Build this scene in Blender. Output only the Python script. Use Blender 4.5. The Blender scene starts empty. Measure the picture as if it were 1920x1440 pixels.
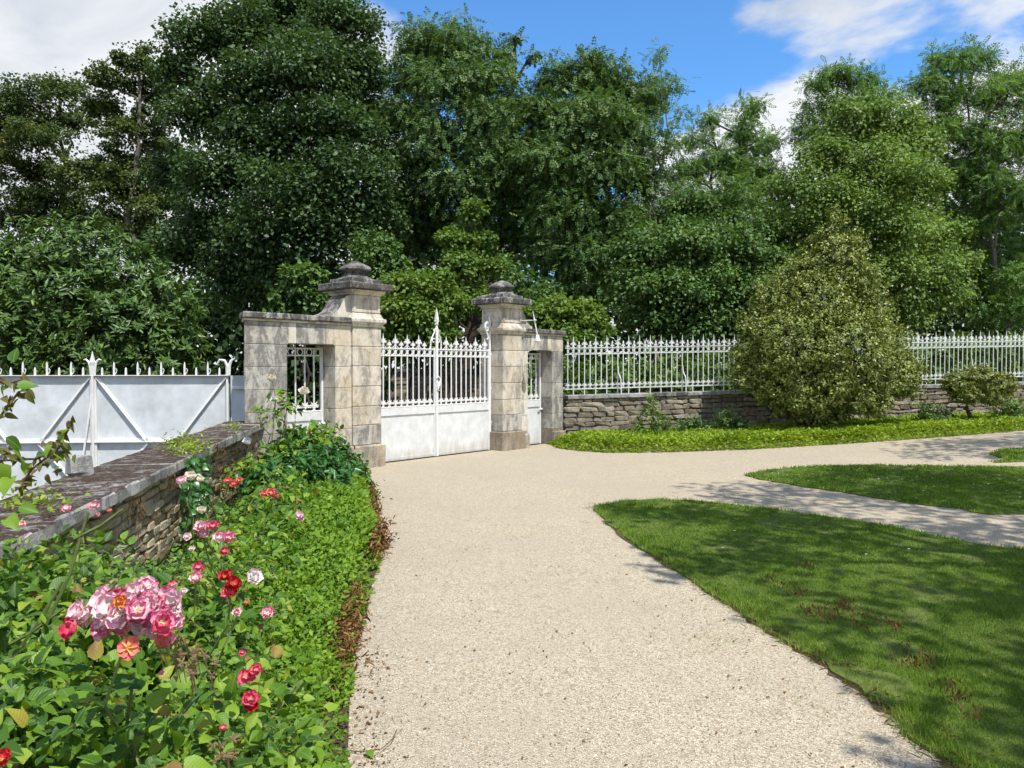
import bpy, bmesh, math, random
import numpy as np
from mathutils import Vector, Matrix

scene = bpy.context.scene
col = scene.collection
R = math.radians
rng = np.random.default_rng(7)
random.seed(7)

# ------------------------------------------------------------------ camera, sky, sun, exposure
FPX, CAM_H = 1440.0, 1.6
PITCH = -math.atan(30 / 1440)
cam_d = bpy.data.cameras.new('camera')
cam_d.sensor_width = 36.0
cam_d.lens = FPX / 1920 * 36
cam_d.clip_start = 0.05
cam_d.clip_end = 3000
cam = bpy.data.objects.new('camera', cam_d)
col.objects.link(cam)
cam.location = (0, 0, CAM_H)
cam.rotation_euler = (R(90) + PITCH, 0, 0)
scene.camera = cam

SUN = Vector((0.586, -0.86, 1.95)).normalized()
SUN_EL = math.asin(SUN.z)
SUN_AZ = math.atan2(SUN.x, SUN.y)

world = bpy.data.worlds.new('World')
scene.world = world
world.use_nodes = True


class NT:
    """small helper to write node trees"""
    def __init__(self, tree):
        self.t = tree
        tree.nodes.clear()

    def n(self, typ, ins=None, **kw):
        nd = self.t.nodes.new(typ)
        for k, v in kw.items():
            setattr(nd, k, v)
        if ins:
            for k, v in ins.items():
                s = nd.inputs[k]
                if isinstance(v, bpy.types.NodeSocket):
                    self.t.links.new(v, s)
                else:
                    s.default_value = v
        return nd

    def math(self, op, a, b=None, c=None, clamp=False):
        nd = self.n('ShaderNodeMath', operation=op, use_clamp=clamp)
        for i, v in enumerate((a, b, c)):
            if v is None:
                continue
            if isinstance(v, bpy.types.NodeSocket):
                self.t.links.new(v, nd.inputs[i])
            else:
                nd.inputs[i].default_value = v
        return nd.outputs[0]

    def ramp(self, fac, stops, interp='LINEAR'):
        nd = self.n('ShaderNodeValToRGB', {'Fac': fac})
        cr = nd.color_ramp
        cr.interpolation = interp
        while len(cr.elements) > 1:
            cr.elements.remove(cr.elements[-1])
        for i, (p, c) in enumerate(stops):
            e = cr.elements[0] if i == 0 else cr.elements.new(p)
            e.position = p
            e.color = (*c, 1) if len(c) == 3 else c
        return nd.outputs[0]

    def mix(self, fac, a, b, blend='MIX'):
        nd = self.n('ShaderNodeMix', data_type='RGBA', blend_type=blend)
        for i, v in ((0, fac), (6, a), (7, b)):
            if isinstance(v, bpy.types.NodeSocket):
                self.t.links.new(v, nd.inputs[i])
            else:
                nd.inputs[i].default_value = (*v, 1) if isinstance(v, tuple) and len(v) == 3 else v
        return nd.outputs[2]

    def noise(self, vec, scale, detail=4, rough=0.55, dist=0.0):
        ins = {'Scale': scale, 'Detail': detail, 'Roughness': rough, 'Distortion': dist}
        if vec is not None:
            ins['Vector'] = vec
        return self.n('ShaderNodeTexNoise', ins).outputs[0]


def build_world():
    w = NT(world.node_tree)
    sky = w.n('ShaderNodeTexSky', sky_type='NISHITA')
    sky.sun_disc = False
    sky.sun_elevation = SUN_EL
    sky.sun_rotation = SUN_AZ
    sky.altitude = 100
    sky.air_density = 1.0
    sky.dust_density = 0.05
    sky.ozone_density = 2.5
    tint = w.mix(1.0, sky.outputs[0], (0.60, 1.0, 1.30), 'MULTIPLY')
    bg1 = w.n('ShaderNodeBackground', {'Color': tint, 'Strength': 0.15})
    # clouds: noise on a flat layer overhead, denser in the west
    tc = w.n('ShaderNodeTexCoord').outputs['Generated']
    sep = w.n('ShaderNodeSeparateXYZ', {'Vector': tc})
    X, Y, Z = sep.outputs
    zz = w.math('ADD', w.math('MAXIMUM', Z, 0.0), 0.12)
    px = w.math('DIVIDE', X, zz)
    py = w.math('DIVIDE', Y, zz)
    lay = w.n('ShaderNodeCombineXYZ', {'X': px, 'Y': py, 'Z': 3.7}).outputs[0]
    n1 = w.noise(lay, 0.85, 7, 0.56, 0.35)
    n2 = w.noise(lay, 3.6, 5, 0.6, 0.2)
    west = w.n('ShaderNodeMapRange', {'Value': px, 'From Min': -0.22, 'From Max': -0.75, 'To Min': 0.0, 'To Max': 0.36}, clamp=True).outputs[0]
    east = w.n('ShaderNodeMapRange', {'Value': px, 'From Min': 0.42, 'From Max': 0.72, 'To Min': 0.0, 'To Max': 0.21}, clamp=True).outputs[0]
    low = w.n('ShaderNodeMapRange', {'Value': Z, 'From Min': 0.35, 'From Max': 0.27, 'To Min': -0.04, 'To Max': 0.13}, clamp=True).outputs[0]
    f = w.math('ADD', w.math('ADD', n1, w.math('MULTIPLY', w.math('SUBTRACT', n2, 0.5), 0.22)), w.math('ADD', w.math('ADD', west, east), low))
    fac = w.n('ShaderNodeMapRange', {'Value': f, 'From Min': 0.56, 'From Max': 0.685, 'To Min': 0.0, 'To Max': 0.96}, clamp=True, interpolation_type='SMOOTHSTEP').outputs[0]
    n3 = w.noise(lay, 1.9, 5, 0.6, 0.5)
    ccol = w.ramp(n3, [(0.3, (0.66, 0.70, 0.76)), (0.56, (0.94, 0.95, 0.96))])
    bg2 = w.n('ShaderNodeBackground', {'Color': ccol, 'Strength': 0.86})
    mx = w.n('ShaderNodeMixShader', {0: fac, 1: bg1.outputs[0], 2: bg2.outputs[0]})
    w.n('ShaderNodeOutputWorld', {'Surface': mx.outputs[0]})


build_world()

sun_d = bpy.data.lights.new('sun', 'SUN')
sun_d.energy = 4.8
sun_d.angle = R(0.55)
sun_d.color = (1.0, 0.955, 0.88)
sun = bpy.data.objects.new('sun', sun_d)
col.objects.link(sun)
sun.rotation_euler = (-SUN).to_track_quat('-Z', 'Y').to_euler()

scene.view_settings.view_transform = 'Standard'
scene.view_settings.look = 'None'
scene.view_settings.exposure = 0.27
scene.view_settings.gamma = 1.0
scene.view_settings.use_curve_mapping = False
cy = scene.cycles
cy.max_bounces = 4
cy.diffuse_bounces = 2
cy.glossy_bounces = 2
cy.transmission_bounces = 2
cy.transparent_max_bounces = 4
cy.caustics_reflective = cy.caustics_refractive = False
cy.use_adaptive_sampling = True
cy.adaptive_threshold = 0.03
cy.use_denoising = True
world.cycles.sampling_method = 'MANUAL'
world.cycles.sample_map_resolution = 512
cy.sample_clamp_indirect = 6.0

# ------------------------------------------------------------------ geometry helpers
def ray(px, py):
    """direction of a photo pixel (1920 x 1440), used to measure where things stand"""
    u, v = (px - 960) / FPX, (720 - py) / FPX
    return Vector((u, math.cos(PITCH) - v * math.sin(PITCH), v * math.cos(PITCH) + math.sin(PITCH)))


def W(px, py, Y):
    r = ray(px, py)
    t = Y / r.y
    return Vector((r.x * t, Y, CAM_H + r.z * t))


def sst(a, b, x):
    t = np.clip((x - a) / (b - a), 0, 1)
    return t * t * (3 - 2 * t)


# low garden wall: front top edge runs from (-2.27, 3.6) to (-3.56, 11.1)
WALL_A = np.array([-1.83, 1.05]); WALL_B = np.array([-3.575, 11.2])
WALL_DIR = (WALL_B - WALL_A) / np.linalg.norm(WALL_B - WALL_A)
WALL_LEFT = np.array([-WALL_DIR[1], WALL_DIR[0]])


def gz(x, y):
    x = np.asarray(x, float); y = np.asarray(y, float)
    rise = 0.28 * sst(1, 13, x) * sst(6, 16, y)
    sd = (x - WALL_A[0]) * WALL_LEFT[0] + (y - WALL_A[1]) * WALL_LEFT[1]
    lane = -0.42 * sst(0.10, 0.45, sd)
    return rise + lane


def G(px, py, dz=0.0):
    r = ray(px, py)
    z = 0.0
    for _ in range(12):
        t = (z + dz - CAM_H) / r.z
        z = float(gz(r.x * t, r.y * t))
    return np.array([r.x * t, r.y * t])


class MB:
    def __init__(self):
        self.v = []; self.f = []

    def add(self, vs, fs):
        o = len(self.v)
        self.v += [tuple(p) for p in vs]
        self.f += [tuple(i + o for i in f) for f in fs]

    def box(self, c, s, rz=0.0, b=0.0, M=None):
        hx, hy, hz = s[0] / 2, s[1] / 2, s[2] / 2
        if b <= 0:
            vs = [(x, y, z) for x in (-hx, hx) for y in (-hy, hy) for z in (-hz, hz)]
            fs = [(0, 1, 3, 2), (4, 6, 7, 5), (0, 4, 5, 1), (2, 3, 7, 6), (0, 2, 6, 4), (1, 5, 7, 3)]
        else:
            vs, fs = chamfer(hx, hy, hz, b)
        m = M if M is not None else Matrix.Translation(c) @ Matrix.Rotation(rz, 4, 'Z')
        self.add([m @ Vector(p) for p in vs], fs)

    def bar(self, a, b, w, h=None, up=Vector((0, 0, 1))):
        """square bar from a to b"""
        a, b = Vector(a), Vector(b)
        h = h or w
        d = (b - a)
        L = d.length
        d.normalize()
        s = d.cross(up)
        if s.length < 1e-4:
            s = d.cross(Vector((0, 1, 0)))
        s.normalize()
        u = s.cross(d)
        M = Matrix((( s.x, d.x, u.x, (a.x + b.x) / 2), (s.y, d.y, u.y, (a.y + b.y) / 2), (s.z, d.z, u.z, (a.z + b.z) / 2), (0, 0, 0, 1)))
        self.box(None, (w, L, h), M=M)

    def tube(self, pts, rad, seg=6, cap=True):
        pts = [Vector(p) for p in pts]
        if not hasattr(rad, '__len__'):
            rad = [rad] * len(pts)
        rings = []
        prev = None
        for i, p in enumerate(pts):
            d = (pts[min(i + 1, len(pts) - 1)] - pts[max(i - 1, 0)])
            if d.length < 1e-9:
                d = Vector((0, 0, 1))
            d.normalize()
            if prev is None:
                s = d.orthogonal().normalized()
            else:
                s = prev - d * prev.dot(d)
                s = s.normalized() if s.length > 1e-5 else d.orthogonal().normalized()
            prev = s
            u = d.cross(s)
            rings.append([p + (s * math.cos(2 * math.pi * k / seg) + u * math.sin(2 * math.pi * k / seg)) * rad[i] for k in range(seg)])
        o = len(self.v)
        for r_ in rings:
            self.v += [tuple(q) for q in r_]
        for i in range(len(pts) - 1):
            for k in range(seg):
                k2 = (k + 1) % seg
                self.f.append((o + i * seg + k, o + i * seg + k2, o + (i + 1) * seg + k2, o + (i + 1) * seg + k))
        if cap:
            self.f.append(tuple(o + k for k in reversed(range(seg))))
            self.f.append(tuple(o + (len(pts) - 1) * seg + k for k in range(seg)))

    def lathe(self, prof, seg=12, c=(0, 0, 0), square=False):
        """prof: list of (radius, z)"""
        o = len(self.v)
        for r_, z in prof:
            for k in range(seg):
                a = 2 * math.pi * (k + 0.5) / seg
                q = 1 / math.cos(math.pi / 4) if square else 1
                self.v.append((c[0] + r_ * q * math.cos(a), c[1] + r_ * q * math.sin(a), c[2] + z))
        for i in range(len(prof) - 1):
            for k in range(seg):
                k2 = (k + 1) % seg
                self.f.append((o + i * seg + k, o + i * seg + k2, o + (i + 1) * seg + k2, o + (i + 1) * seg + k))
        self.f.append(tuple(o + k for k in reversed(range(seg))))
        self.f.append(tuple(o + (len(prof) - 1) * seg + k for k in range(seg)))

    def prism(self, prof, y0, y1):
        """profile in x,z extruded along y"""
        n = len(prof)
        o = len(self.v)
        self.v += [(x, y0, z) for x, z in prof] + [(x, y1, z) for x, z in prof]
        self.f += [(o + i, o + (i + 1) % n, o + n + (i + 1) % n, o + n + i) for i in range(n)]
        self.f += [tuple(o + i for i in reversed(range(n))), tuple(o + n + i for i in range(n))]

    def mesh(self, name, smooth=False):
        me = bpy.data.meshes.new(name)
        me.from_pydata(self.v, [], self.f)
        bm = bmesh.new()
        bm.from_mesh(me)
        bmesh.ops.recalc_face_normals(bm, faces=bm.faces)
        bm.to_mesh(me)
        bm.free()
        if smooth:
            me.shade_smooth()
        return me

    def build(self, name, mat, parent=None, smooth=False):
        return obj(name, self.mesh(name, smooth), mat, parent)


def chamfer(hx, hy, hz, b):
    bm = bmesh.new()
    bmesh.ops.create_cube(bm, size=2)
    for v in bm.verts:
        v.co = Vector((v.co.x * hx, v.co.y * hy, v.co.z * hz))
    bmesh.ops.bevel(bm, geom=list(bm.edges), offset=b, segments=1, affect='EDGES')
    bm.verts.index_update()
    vs = [v.co.copy() for v in bm.verts]
    fs = [tuple(v.index for v in f.verts) for f in bm.faces]
    bm.free()
    return vs, fs


def obj(name, me, mat=None, parent=None, loc=None, rot=None, scale=None):
    if mat is not None and len(me.materials) == 0:
        me.materials.append(mat)
    o = bpy.data.objects.new(name, me)
    col.objects.link(o)
    if parent is not None:
        o.parent = parent
    if loc is not None:
        o.location = loc
    if rot is not None:
        o.rotation_euler = rot
    if scale is not None:
        o.scale = scale
    return o


def tag(o, label=None, cat=None, group=None, kind=None):
    if label: o['label'] = label
    if cat: o['category'] = cat
    if group: o['group'] = group
    if kind: o['kind'] = kind
    return o


def thing(name, label, cat, loc=(0, 0, 0), rz=0.0, group=None):
    o = bpy.data.objects.new(name, None)
    col.objects.link(o)
    o.empty_display_size = 0.2
    o.location = loc
    o.rotation_euler = (0, 0, rz)
    return tag(o, label, cat, group)


def np_mesh(name, verts, tris, var=None, smooth=False, lc=None):
    """verts (N,3), faces (M,k) of one size, optional value per face"""
    me = bpy.data.meshes.new(name)
    nv, (nf, k) = len(verts), tris.shape
    me.vertices.add(nv)
    me.vertices.foreach_set('co', np.ascontiguousarray(verts, np.float32).ravel())
    me.loops.add(nf * k)
    me.loops.foreach_set('vertex_index', np.ascontiguousarray(tris, np.int32).ravel())
    me.polygons.add(nf)
    me.polygons.foreach_set('loop_start', np.arange(0, nf * k, k, dtype=np.int32))
    if smooth:
        me.polygons.foreach_set('use_smooth', np.ones(nf, bool))
    if var is not None:
        a = me.attributes.new('var', 'FLOAT', 'FACE')
        a.data.foreach_set('value', np.ascontiguousarray(var, np.float32))
    if lc is not None:
        a = me.attributes.new('lc', 'FLOAT_VECTOR', 'POINT')
        a.data.foreach_set('vector', np.ascontiguousarray(lc, np.float32).ravel())
    me.update(calc_edges=True)
    return me


def unit(a):
    return a / np.maximum(np.linalg.norm(a, axis=-1, keepdims=True), 1e-9)


def rand_unit(n):
    return unit(rng.normal(size=(n, 3)))


# leaf shapes: (x across, y along, z out); faces are triangles
def T_rhomb(w, fold=0.25):
    v = np.array([(0, 0, 0), (w / 2, 0.45, fold * w / 2), (0, 1, 0), (-w / 2, 0.45, fold * w / 2)])
    return v, np.array([(0, 1, 2), (0, 2, 3)])


def T_hex(w, fold=0.25, curl=0.12):
    v = np.array([(0, 0, 0), (w / 2, 0.3, fold * w / 2), (w * 0.42, 0.65, fold * w / 2 - curl * 0.4), (0, 1, -curl), (-w * 0.42, 0.65, fold * w / 2 - curl * 0.4), (-w / 2, 0.3, fold * w / 2)])
    return v, np.array([(0, 1, 2), (0, 2, 3), (0, 3, 4), (0, 4, 5)])


def T_ovate(w, fold=0.3, curl=0.22, heart=0.0):
    ys = [0.0, 0.16, 0.36, 0.6, 0.82, 1.0]
    ws = [0.0, 0.40, 0.5, 0.40, 0.19, 0.0]
    mid = [(0, y, -curl * y * y) for y in ys]
    rt = [(ws[i] * w, ys[i] - heart * (0.22 if i == 1 else 0.04), fold * ws[i] * w - curl * ys[i] ** 2) for i in range(1, 5)]
    lf = [(-x, y, z) for x, y, z in rt]
    v = np.array(mid + rt + lf)
    t = []
    for s, base in ((1, 6), (-1, 10)):
        e = [0] + [base + i for i in range(4)] + [5]
        m = [0, 1, 2, 3, 4, 5]
        for i in range(5):
            a, b, c, d = m[i], m[i + 1], e[i + 1], e[i]
            if a != d:
                t.append((a, d, c) if s > 0 else (a, c, d))
            if b != c:
                t.append((a, c, b) if s > 0 else (a, b, c))
    return v, np.array(t)


def T_pinnate(npair=4, lw=0.1, ll=0.34, ang=58):
    vs, ts = [], []
    def leaflet(o, a, L, w):
        ca, sa = math.cos(a), math.sin(a)
        k = len(vs)
        for (x, y, z) in ((w * .62, .22 * L, .03), (0, L * 1.05, -.06), (-w * .62, .22 * L, .0)):
            vs.append((o[0] + x * ca + y * sa, o[1] - x * sa + y * ca, o[2] + z))
        ts.append((k, k + 1, k + 2))
    for i in range(npair):
        y = 0.22 + 0.6 * i / max(npair - 1, 1)
        z = -0.25 * y * y
        L = ll * (1 - 0.25 * abs(i / max(npair - 1, 1) - .4))
        leaflet((0, y, z), R(ang), L, lw)
        leaflet((0, y, z), -R(ang), L, lw)
    leaflet((0, 0.84, -0.18), 0, ll, lw)
    return np.array(vs), np.array(ts)


def T_star(w=1.0):
    """broad lobed leaf"""
    tips = [(0.5, 0.25), (0.62, 0.62), (0, 1.0), (-0.62, 0.62), (-0.5, 0.25)]
    ins = [(0.27, 0.42), (0.2, 0.66), (-0.2, 0.66), (-0.27, 0.42)]
    v = [(0, 0, 0)]
    for i in range(5):
        v.append((tips[i][0] * w, tips[i][1], -0.10))
        if i < 4:
            v.append((ins[i][0] * w, ins[i][1], 0.04))
    return np.array(v), np.array([(0, i, i + 1) for i in range(1, 9)])


def place(template, pos, ydir, nrm, size, var=None, wvar=None):
    """copies of a leaf shape at pos, pointing along ydir, facing nrm -> verts, tris, var"""
    tv, tt = template
    y = unit(ydir)
    x = unit(np.cross(y, nrm))
    z = np.cross(x, y)
    size = np.broadcast_to(np.asarray(size, float), (len(pos),))
    M = np.stack([x, y, z], axis=-1) * size[:, None, None]
    V = np.einsum('nij,kj->nki', M, tv) + pos[:, None, :]
    K = len(tv)
    T = (tt[None] + (np.arange(len(pos)) * K)[:, None, None]).reshape(-1, 3)
    if var is None:
        var = rng.random(len(pos))
    return V.reshape(-1, 3), T, np.repeat(var, len(tt))


def join(parts):
    vs, ts, ws, o = [], [], [], 0
    for v, t, w in parts:
        vs.append(v); ts.append(t + o); ws.append(w); o += len(v)
    return np.concatenate(vs), np.concatenate(ts), np.concatenate(ws)
# ------------------------------------------------------------------ materials
def new_mat(name):
    m = bpy.data.materials.new(name)
    m.use_nodes = True
    return m, NT(m.node_tree)


def out(t, shader, disp=None):
    t.n('ShaderNodeOutputMaterial', {'Surface': shader})


def bump(t, h, strength=0.4, dist=0.01):
    return t.n('ShaderNodeBump', {'Height': h, 'Strength': strength, 'Distance': dist}).outputs[0]


def leaf_mat(name, stops, rough=0.5, trans=0.28, spec=0.3, tint=(1.25, 1.2, 0.55), patch=0.35, pscale=0.5, gain=1.0, veins=False):
    m, t = new_mat(name)
    stops = [(p, tuple(min(.8, x * gain) for x in c)) for p, c in stops]
    va = t.n('ShaderNodeAttribute', attribute_name='var').outputs['Fac']
    pos = t.n('ShaderNodeNewGeometry').outputs['Position']
    nz = t.noise(pos, pscale, 3)
    v = t.math('ADD', va, t.math('MULTIPLY', t.math('SUBTRACT', nz, 0.5), patch * 2), clamp=True)
    c = t.ramp(v, stops)
    ins = {'Roughness': rough, 'Specular IOR Level': spec}
    if veins:
        lc = t.n('ShaderNodeSeparateXYZ', {'Vector': t.n('ShaderNodeAttribute', attribute_name='lc').outputs['Vector']})
        ax = t.math('ABSOLUTE', lc.outputs[0])
        rib = t.ramp(ax, [(.012, (.55,) * 3), (.03, (0, 0, 0))])
        wv = t.math('SINE', t.math('MULTIPLY', t.math('SUBTRACT', lc.outputs[1], t.math('MULTIPLY', ax, .9)), 52))
        c = t.mix(rib, c, (.24, .33, .09))
        c = t.mix(t.math('MULTIPLY', t.math('ADD', wv, 1), .06), c, tuple(x * .5 for x in stops[0][1]))
        ins['Normal'] = bump(t, wv, .18, .0015)
    ins['Base Color'] = c
    p = t.n('ShaderNodeBsdfPrincipled', ins)
    tc = t.mix(1.0, c, tint, 'MULTIPLY')
    tr = t.n('ShaderNodeBsdfTranslucent', {'Color': tc})
    mx = t.n('ShaderNodeMixShader', {0: trans, 1: p.outputs[0], 2: tr.outputs[0]})
    out(t, mx.outputs[0])
    return m


M = {}
M['maple'] = leaf_mat('maple_leaf', [(0, (.036, .070, .027)), (.5, (.060, .115, .040)), (1, (.105, .175, .052))], .5, gain=1.15)
M['brown_maple'] = leaf_mat('sycamore_leaf', [(0, (.060, .098, .030)), (.65, (.105, .160, .046)), (1, (.17, .185, .056))], .55, .34)
M['ash'] = leaf_mat('ash_leaf', [(0, (.052, .104, .030)), (.5, (.094, .168, .046)), (1, (.150, .232, .062))], .5, gain=1.2)
M['acacia'] = leaf_mat('acacia_leaf', [(0, (.056, .120, .028)), (.5, (.106, .205, .044)), (1, (.178, .285, .058))], .5, .34, gain=1.2)
M['lime'] = leaf_mat('linden_leaf', [(0, (.075, .130, .030)), (.5, (.132, .215, .048)), (1, (.215, .300, .070))], .5, .34, gain=1.25)
M['hazel'] = leaf_mat('hazel_leaf', [(0, (.048, .098, .026)), (.5, (.085, .162, .040)), (1, (.140, .225, .052))], .48, gain=1.15)
M['bright'] = leaf_mat('bright_shrub_leaf', [(0, (.072, .135, .026)), (.5, (.125, .215, .038)), (1, (.205, .285, .05))], .48, .36, gain=1.1)
M['laurel'] = leaf_mat('laurel_leaf', [(0, (.048, .098, .020)), (.5, (.088, .165, .030)), (.9, (.150, .250, .042)), (1, (.24, .27, .05))], .42, .2, .4)
M['hedge'] = leaf_mat('laurel_hedge_leaf', [(0, (.070, .135, .024)), (.5, (.125, .225, .036)), (1, (.21, .32, .05))], .4, .3, .4)
M['holly'] = leaf_mat('variegated_leaf', [(0, (.080, .120, .024)), (.35, (.165, .220, .042)), (.7, (.31, .36, .080)), (1, (.52, .53, .17))], .4, .22, .4, patch=.2, pscale=1.5)
M['gold'] = leaf_mat('golden_shrub_leaf', [(0, (.07, .11, .022)), (.45, (.16, .21, .042)), (.85, (.30, .32, .07)), (1, (.48, .40, .07))], .4, .2, .45, patch=.2, pscale=3)
M['cover'] = leaf_mat('ground_cover_leaf', [(0, (.13, .21, .014)), (.5, (.255, .375, .026)), (1, (.39, .49, .055))], .45, .34, .25, patch=.3, pscale=1.6)
M['boxy'] = leaf_mat('clipped_hedge_leaf', [(0, (.085, .18, .014)), (.5, (.165, .295, .024)), (1, (.275, .41, .045))], .45, .32, .25, patch=.3, pscale=2.5)
M['rose_leaf'] = leaf_mat('rose_leaf', [(0, (.026, .075, .014)), (.4, (.05, .13, .018)), (.8, (.105, .215, .028)), (1, (.17, .27, .035))], .48, .36, .3, patch=.3, pscale=4, gain=1.6)
M['rose_leaf_near'] = leaf_mat('rose_leaf_near', [(0, (.034, .095, .012)), (.3, (.075, .175, .014)), (.7, (.16, .30, .022)), (.93, (.29, .43, .04)), (.97, (.44, .38, .06)), (1, (.30, .17, .06))], .42, .36, .32, patch=.3, pscale=4, veins=True)
M['dark_leaf'] = leaf_mat('peony_leaf', [(0, (.02, .065, .014)), (.6, (.036, .105, .02)), (1, (.06, .15, .03))], .32, .25, .5, gain=1.6)
M['dry'] = leaf_mat('dry_leaf', [(0, (.10, .045, .016)), (.5, (.21, .105, .04)), (1, (.36, .22, .10))], .8, .15, .1)
M['red_leaf'] = leaf_mat('red_sprout_leaf', [(0, (.09, .025, .015)), (.6, (.16, .045, .025)), (1, (.24, .11, .045))], .5, .3, .3)
M['grass'] = leaf_mat('grass_blade', [(0, (.078, .150, .013)), (.5, (.135, .248, .022)), (.9, (.215, .335, .040)), (1, (.42, .37, .15))], .55, .35, .2, patch=.3, pscale=.9)
M['straw'] = leaf_mat('straw_blade', [(0, (.17, .13, .055)), (.5, (.30, .24, .11)), (1, (.20, .24, .06))], .8, .25, .1)
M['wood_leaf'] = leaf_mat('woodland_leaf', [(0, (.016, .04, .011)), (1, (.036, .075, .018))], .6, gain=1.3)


def simple(name, color, rough=0.6, spec=0.4, nscale=8.0, amount=0.25, bstr=0.25, bdist=0.01, dark=None):
    m, t = new_mat(name)
    pos = t.n('ShaderNodeTexCoord').outputs['Object']
    nz = t.noise(pos, nscale, 5)
    d = dark or tuple(c * (1 - amount) for c in color)
    c = t.ramp(nz, [(.3, d), (.7, color)])
    p = t.n('ShaderNodeBsdfPrincipled', {'Base Color': c, 'Roughness': rough, 'Specular IOR Level': spec, 'Normal': bump(t, nz, bstr, bdist)})
    out(t, p.outputs[0])
    return m


M['bark'] = simple('bark', (.085, .068, .05), .9, .1, 14, .5, .8, .03)
M['pale_bark'] = simple('pale_bark', (.20, .18, .145), .9, .1, 14, .4, .7, .03)
M['twig'] = simple('green_stem', (.16, .20, .06), .6, .3, 20, .4, .1)
M['brown_stem'] = simple('brown_stem', (.14, .085, .045), .8, .2, 20, .4, .2)
M['iron'] = simple('galvanised_hinge', (.30, .29, .27), .6, .4, 20, .4, .2)
M['rust'] = simple('rusty_bracket', (.42, .33, .23), .8, .2, 30, .4, .4)


def paint_mat(name, base, stain, amount=0.5, nscale=2.2, rust=(.40, .31, .22), mud=0.0):
    """old white gloss paint on iron, mottled and a little dirty"""
    m, t = new_mat(name)
    pos = t.n('ShaderNodeNewGeometry').outputs['Position']
    n1 = t.noise(pos, nscale, 6, .62)
    mp = t.n('ShaderNodeMapping', {'Vector': pos, 'Scale': (7, 7, 1.1)}).outputs[0]
    n2 = t.noise(mp, 1.6, 5, .6)
    n3 = t.noise(pos, 26, 3, .6)
    f = t.ramp(n1, [(.36, (0, 0, 0)), (.66, (amount,) * 3)])
    c = t.mix(f, base, stain)
    c = t.mix(t.ramp(n2, [(.52, (0, 0, 0)), (.78, (.45,) * 3)]), c, stain)
    c = t.mix(t.ramp(n3, [(.68, (0, 0, 0)), (.76, (.5,) * 3)]), c, rust)
    if mud:
        # splashed gravel dirt along the foot of the sheet
        z = t.n('ShaderNodeSeparateXYZ', {'Vector': pos}).outputs[2]
        mf = t.math('SUBTRACT', t.math('MULTIPLY', n2, .5), z)
        c = t.mix(t.ramp(mf, [(.02, (0, 0, 0)), (.28, (mud,) * 3)]), c, (.42, .37, .28))
        run = t.noise(t.n('ShaderNodeMapping', {'Vector': pos, 'Scale': (22, 22, .9)}).outputs[0], 1.0, 4, .6)
        c = t.mix(t.ramp(run, [(.66, (0, 0, 0)), (.74, (.45,) * 3)]), c, (.47, .40, .30))
    h = t.math('ADD', n1, t.math('MULTIPLY', n3, .4))
    p = t.n('ShaderNodeBsdfPrincipled', {'Base Color': c, 'Roughness': .48, 'Specular IOR Level': .4, 'Normal': bump(t, h, .18, .012)})
    out(t, p.outputs[0])
    return m


M['paint'] = paint_mat('white_iron_paint', (.80, .80, .78), (.62, .61, .56), .5)
M['panel'] = paint_mat('white_sheet_paint', (.73, .745, .735), (.56, .575, .55), .75, 6.5, mud=.7)
M['blue_panel'] = paint_mat('pale_blue_sheet_paint', (.71, .745, .765), (.53, .555, .555), 1.0, 3.2)
M['fence_paint'] = paint_mat('white_railing_paint', (.74, .77, .74), (.56, .59, .53), .5, 5)


def stone_mat(name, cols, lichen=(.10, .10, .095), lich_amt=.45, white=(.74, .73, .69), scale=1.4, bstr=.5, warm=(.46, .33, .16), warm_amt=.35, world_pos=True, per_obj=0.12):
    m, t = new_mat(name)
    pos = t.n('ShaderNodeNewGeometry').outputs['Position'] if world_pos else t.n('ShaderNodeTexCoord').outputs['Object']
    oi = t.n('ShaderNodeObjectInfo').outputs['Random']
    n1 = t.noise(pos, scale, 6, .6, .3)
    n2 = t.noise(pos, scale * 9, 6, .68)
    n3 = t.noise(pos, scale * 30, 3, .6)
    n4 = t.noise(t.n('ShaderNodeMapping', {'Vector': pos, 'Location': (13, 7, 3), 'Scale': (1.25, 1.25, .55)}).outputs[0], scale * 1.9, 8, .74, .4)
    n5 = t.noise(t.n('ShaderNodeMapping', {'Vector': pos, 'Location': (3, 17, 5)}).outputs[0], scale * .8, 5, .6)
    v = t.math('ADD', n1, t.math('MULTIPLY', t.math('SUBTRACT', oi, .5), per_obj * 2))
    c = t.ramp(v, [(.28, cols[0]), (.5, cols[1]), (.72, cols[2])])
    c = t.mix(t.ramp(n5, [(.5, (0, 0, 0)), (.72, (warm_amt,) * 3)]), c, warm)
    c = t.mix(t.ramp(n2, [(.35, (.35,) * 3), (.62, (0, 0, 0))]), c, tuple(x * .55 for x in cols[0]))
    k = .62 - .3 * lich_amt
    lf = t.math('ADD', n4, t.math('MULTIPLY', t.math('SUBTRACT', n2, .5), .35))
    c = t.mix(t.ramp(lf, [(k, (0, 0, 0)), (k + .12, (min(1, lich_amt * 1.4),) * 3)]), c, lichen)
    c = t.mix(t.ramp(n3, [(.64, (0, 0, 0)), (.72, (.7,) * 3)]), c, white)
    n6 = t.noise(t.n('ShaderNodeMapping', {'Vector': pos, 'Location': (1, 27, 9)}).outputs[0], scale * 8, 5, .65)
    c = t.mix(t.ramp(n6, [(.63, (0, 0, 0)), (.70, (.6,) * 3)]), c, tuple(x * .85 for x in white))
    h = t.math('ADD', t.math('MULTIPLY', n2, .7), t.math('MULTIPLY', n3, .3))
    p = t.n('ShaderNodeBsdfPrincipled', {'Base Color': c, 'Roughness': .9, 'Specular IOR Level': .2, 'Normal': bump(t, h, bstr, .02)})
    out(t, p.outputs[0])
    return m


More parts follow.
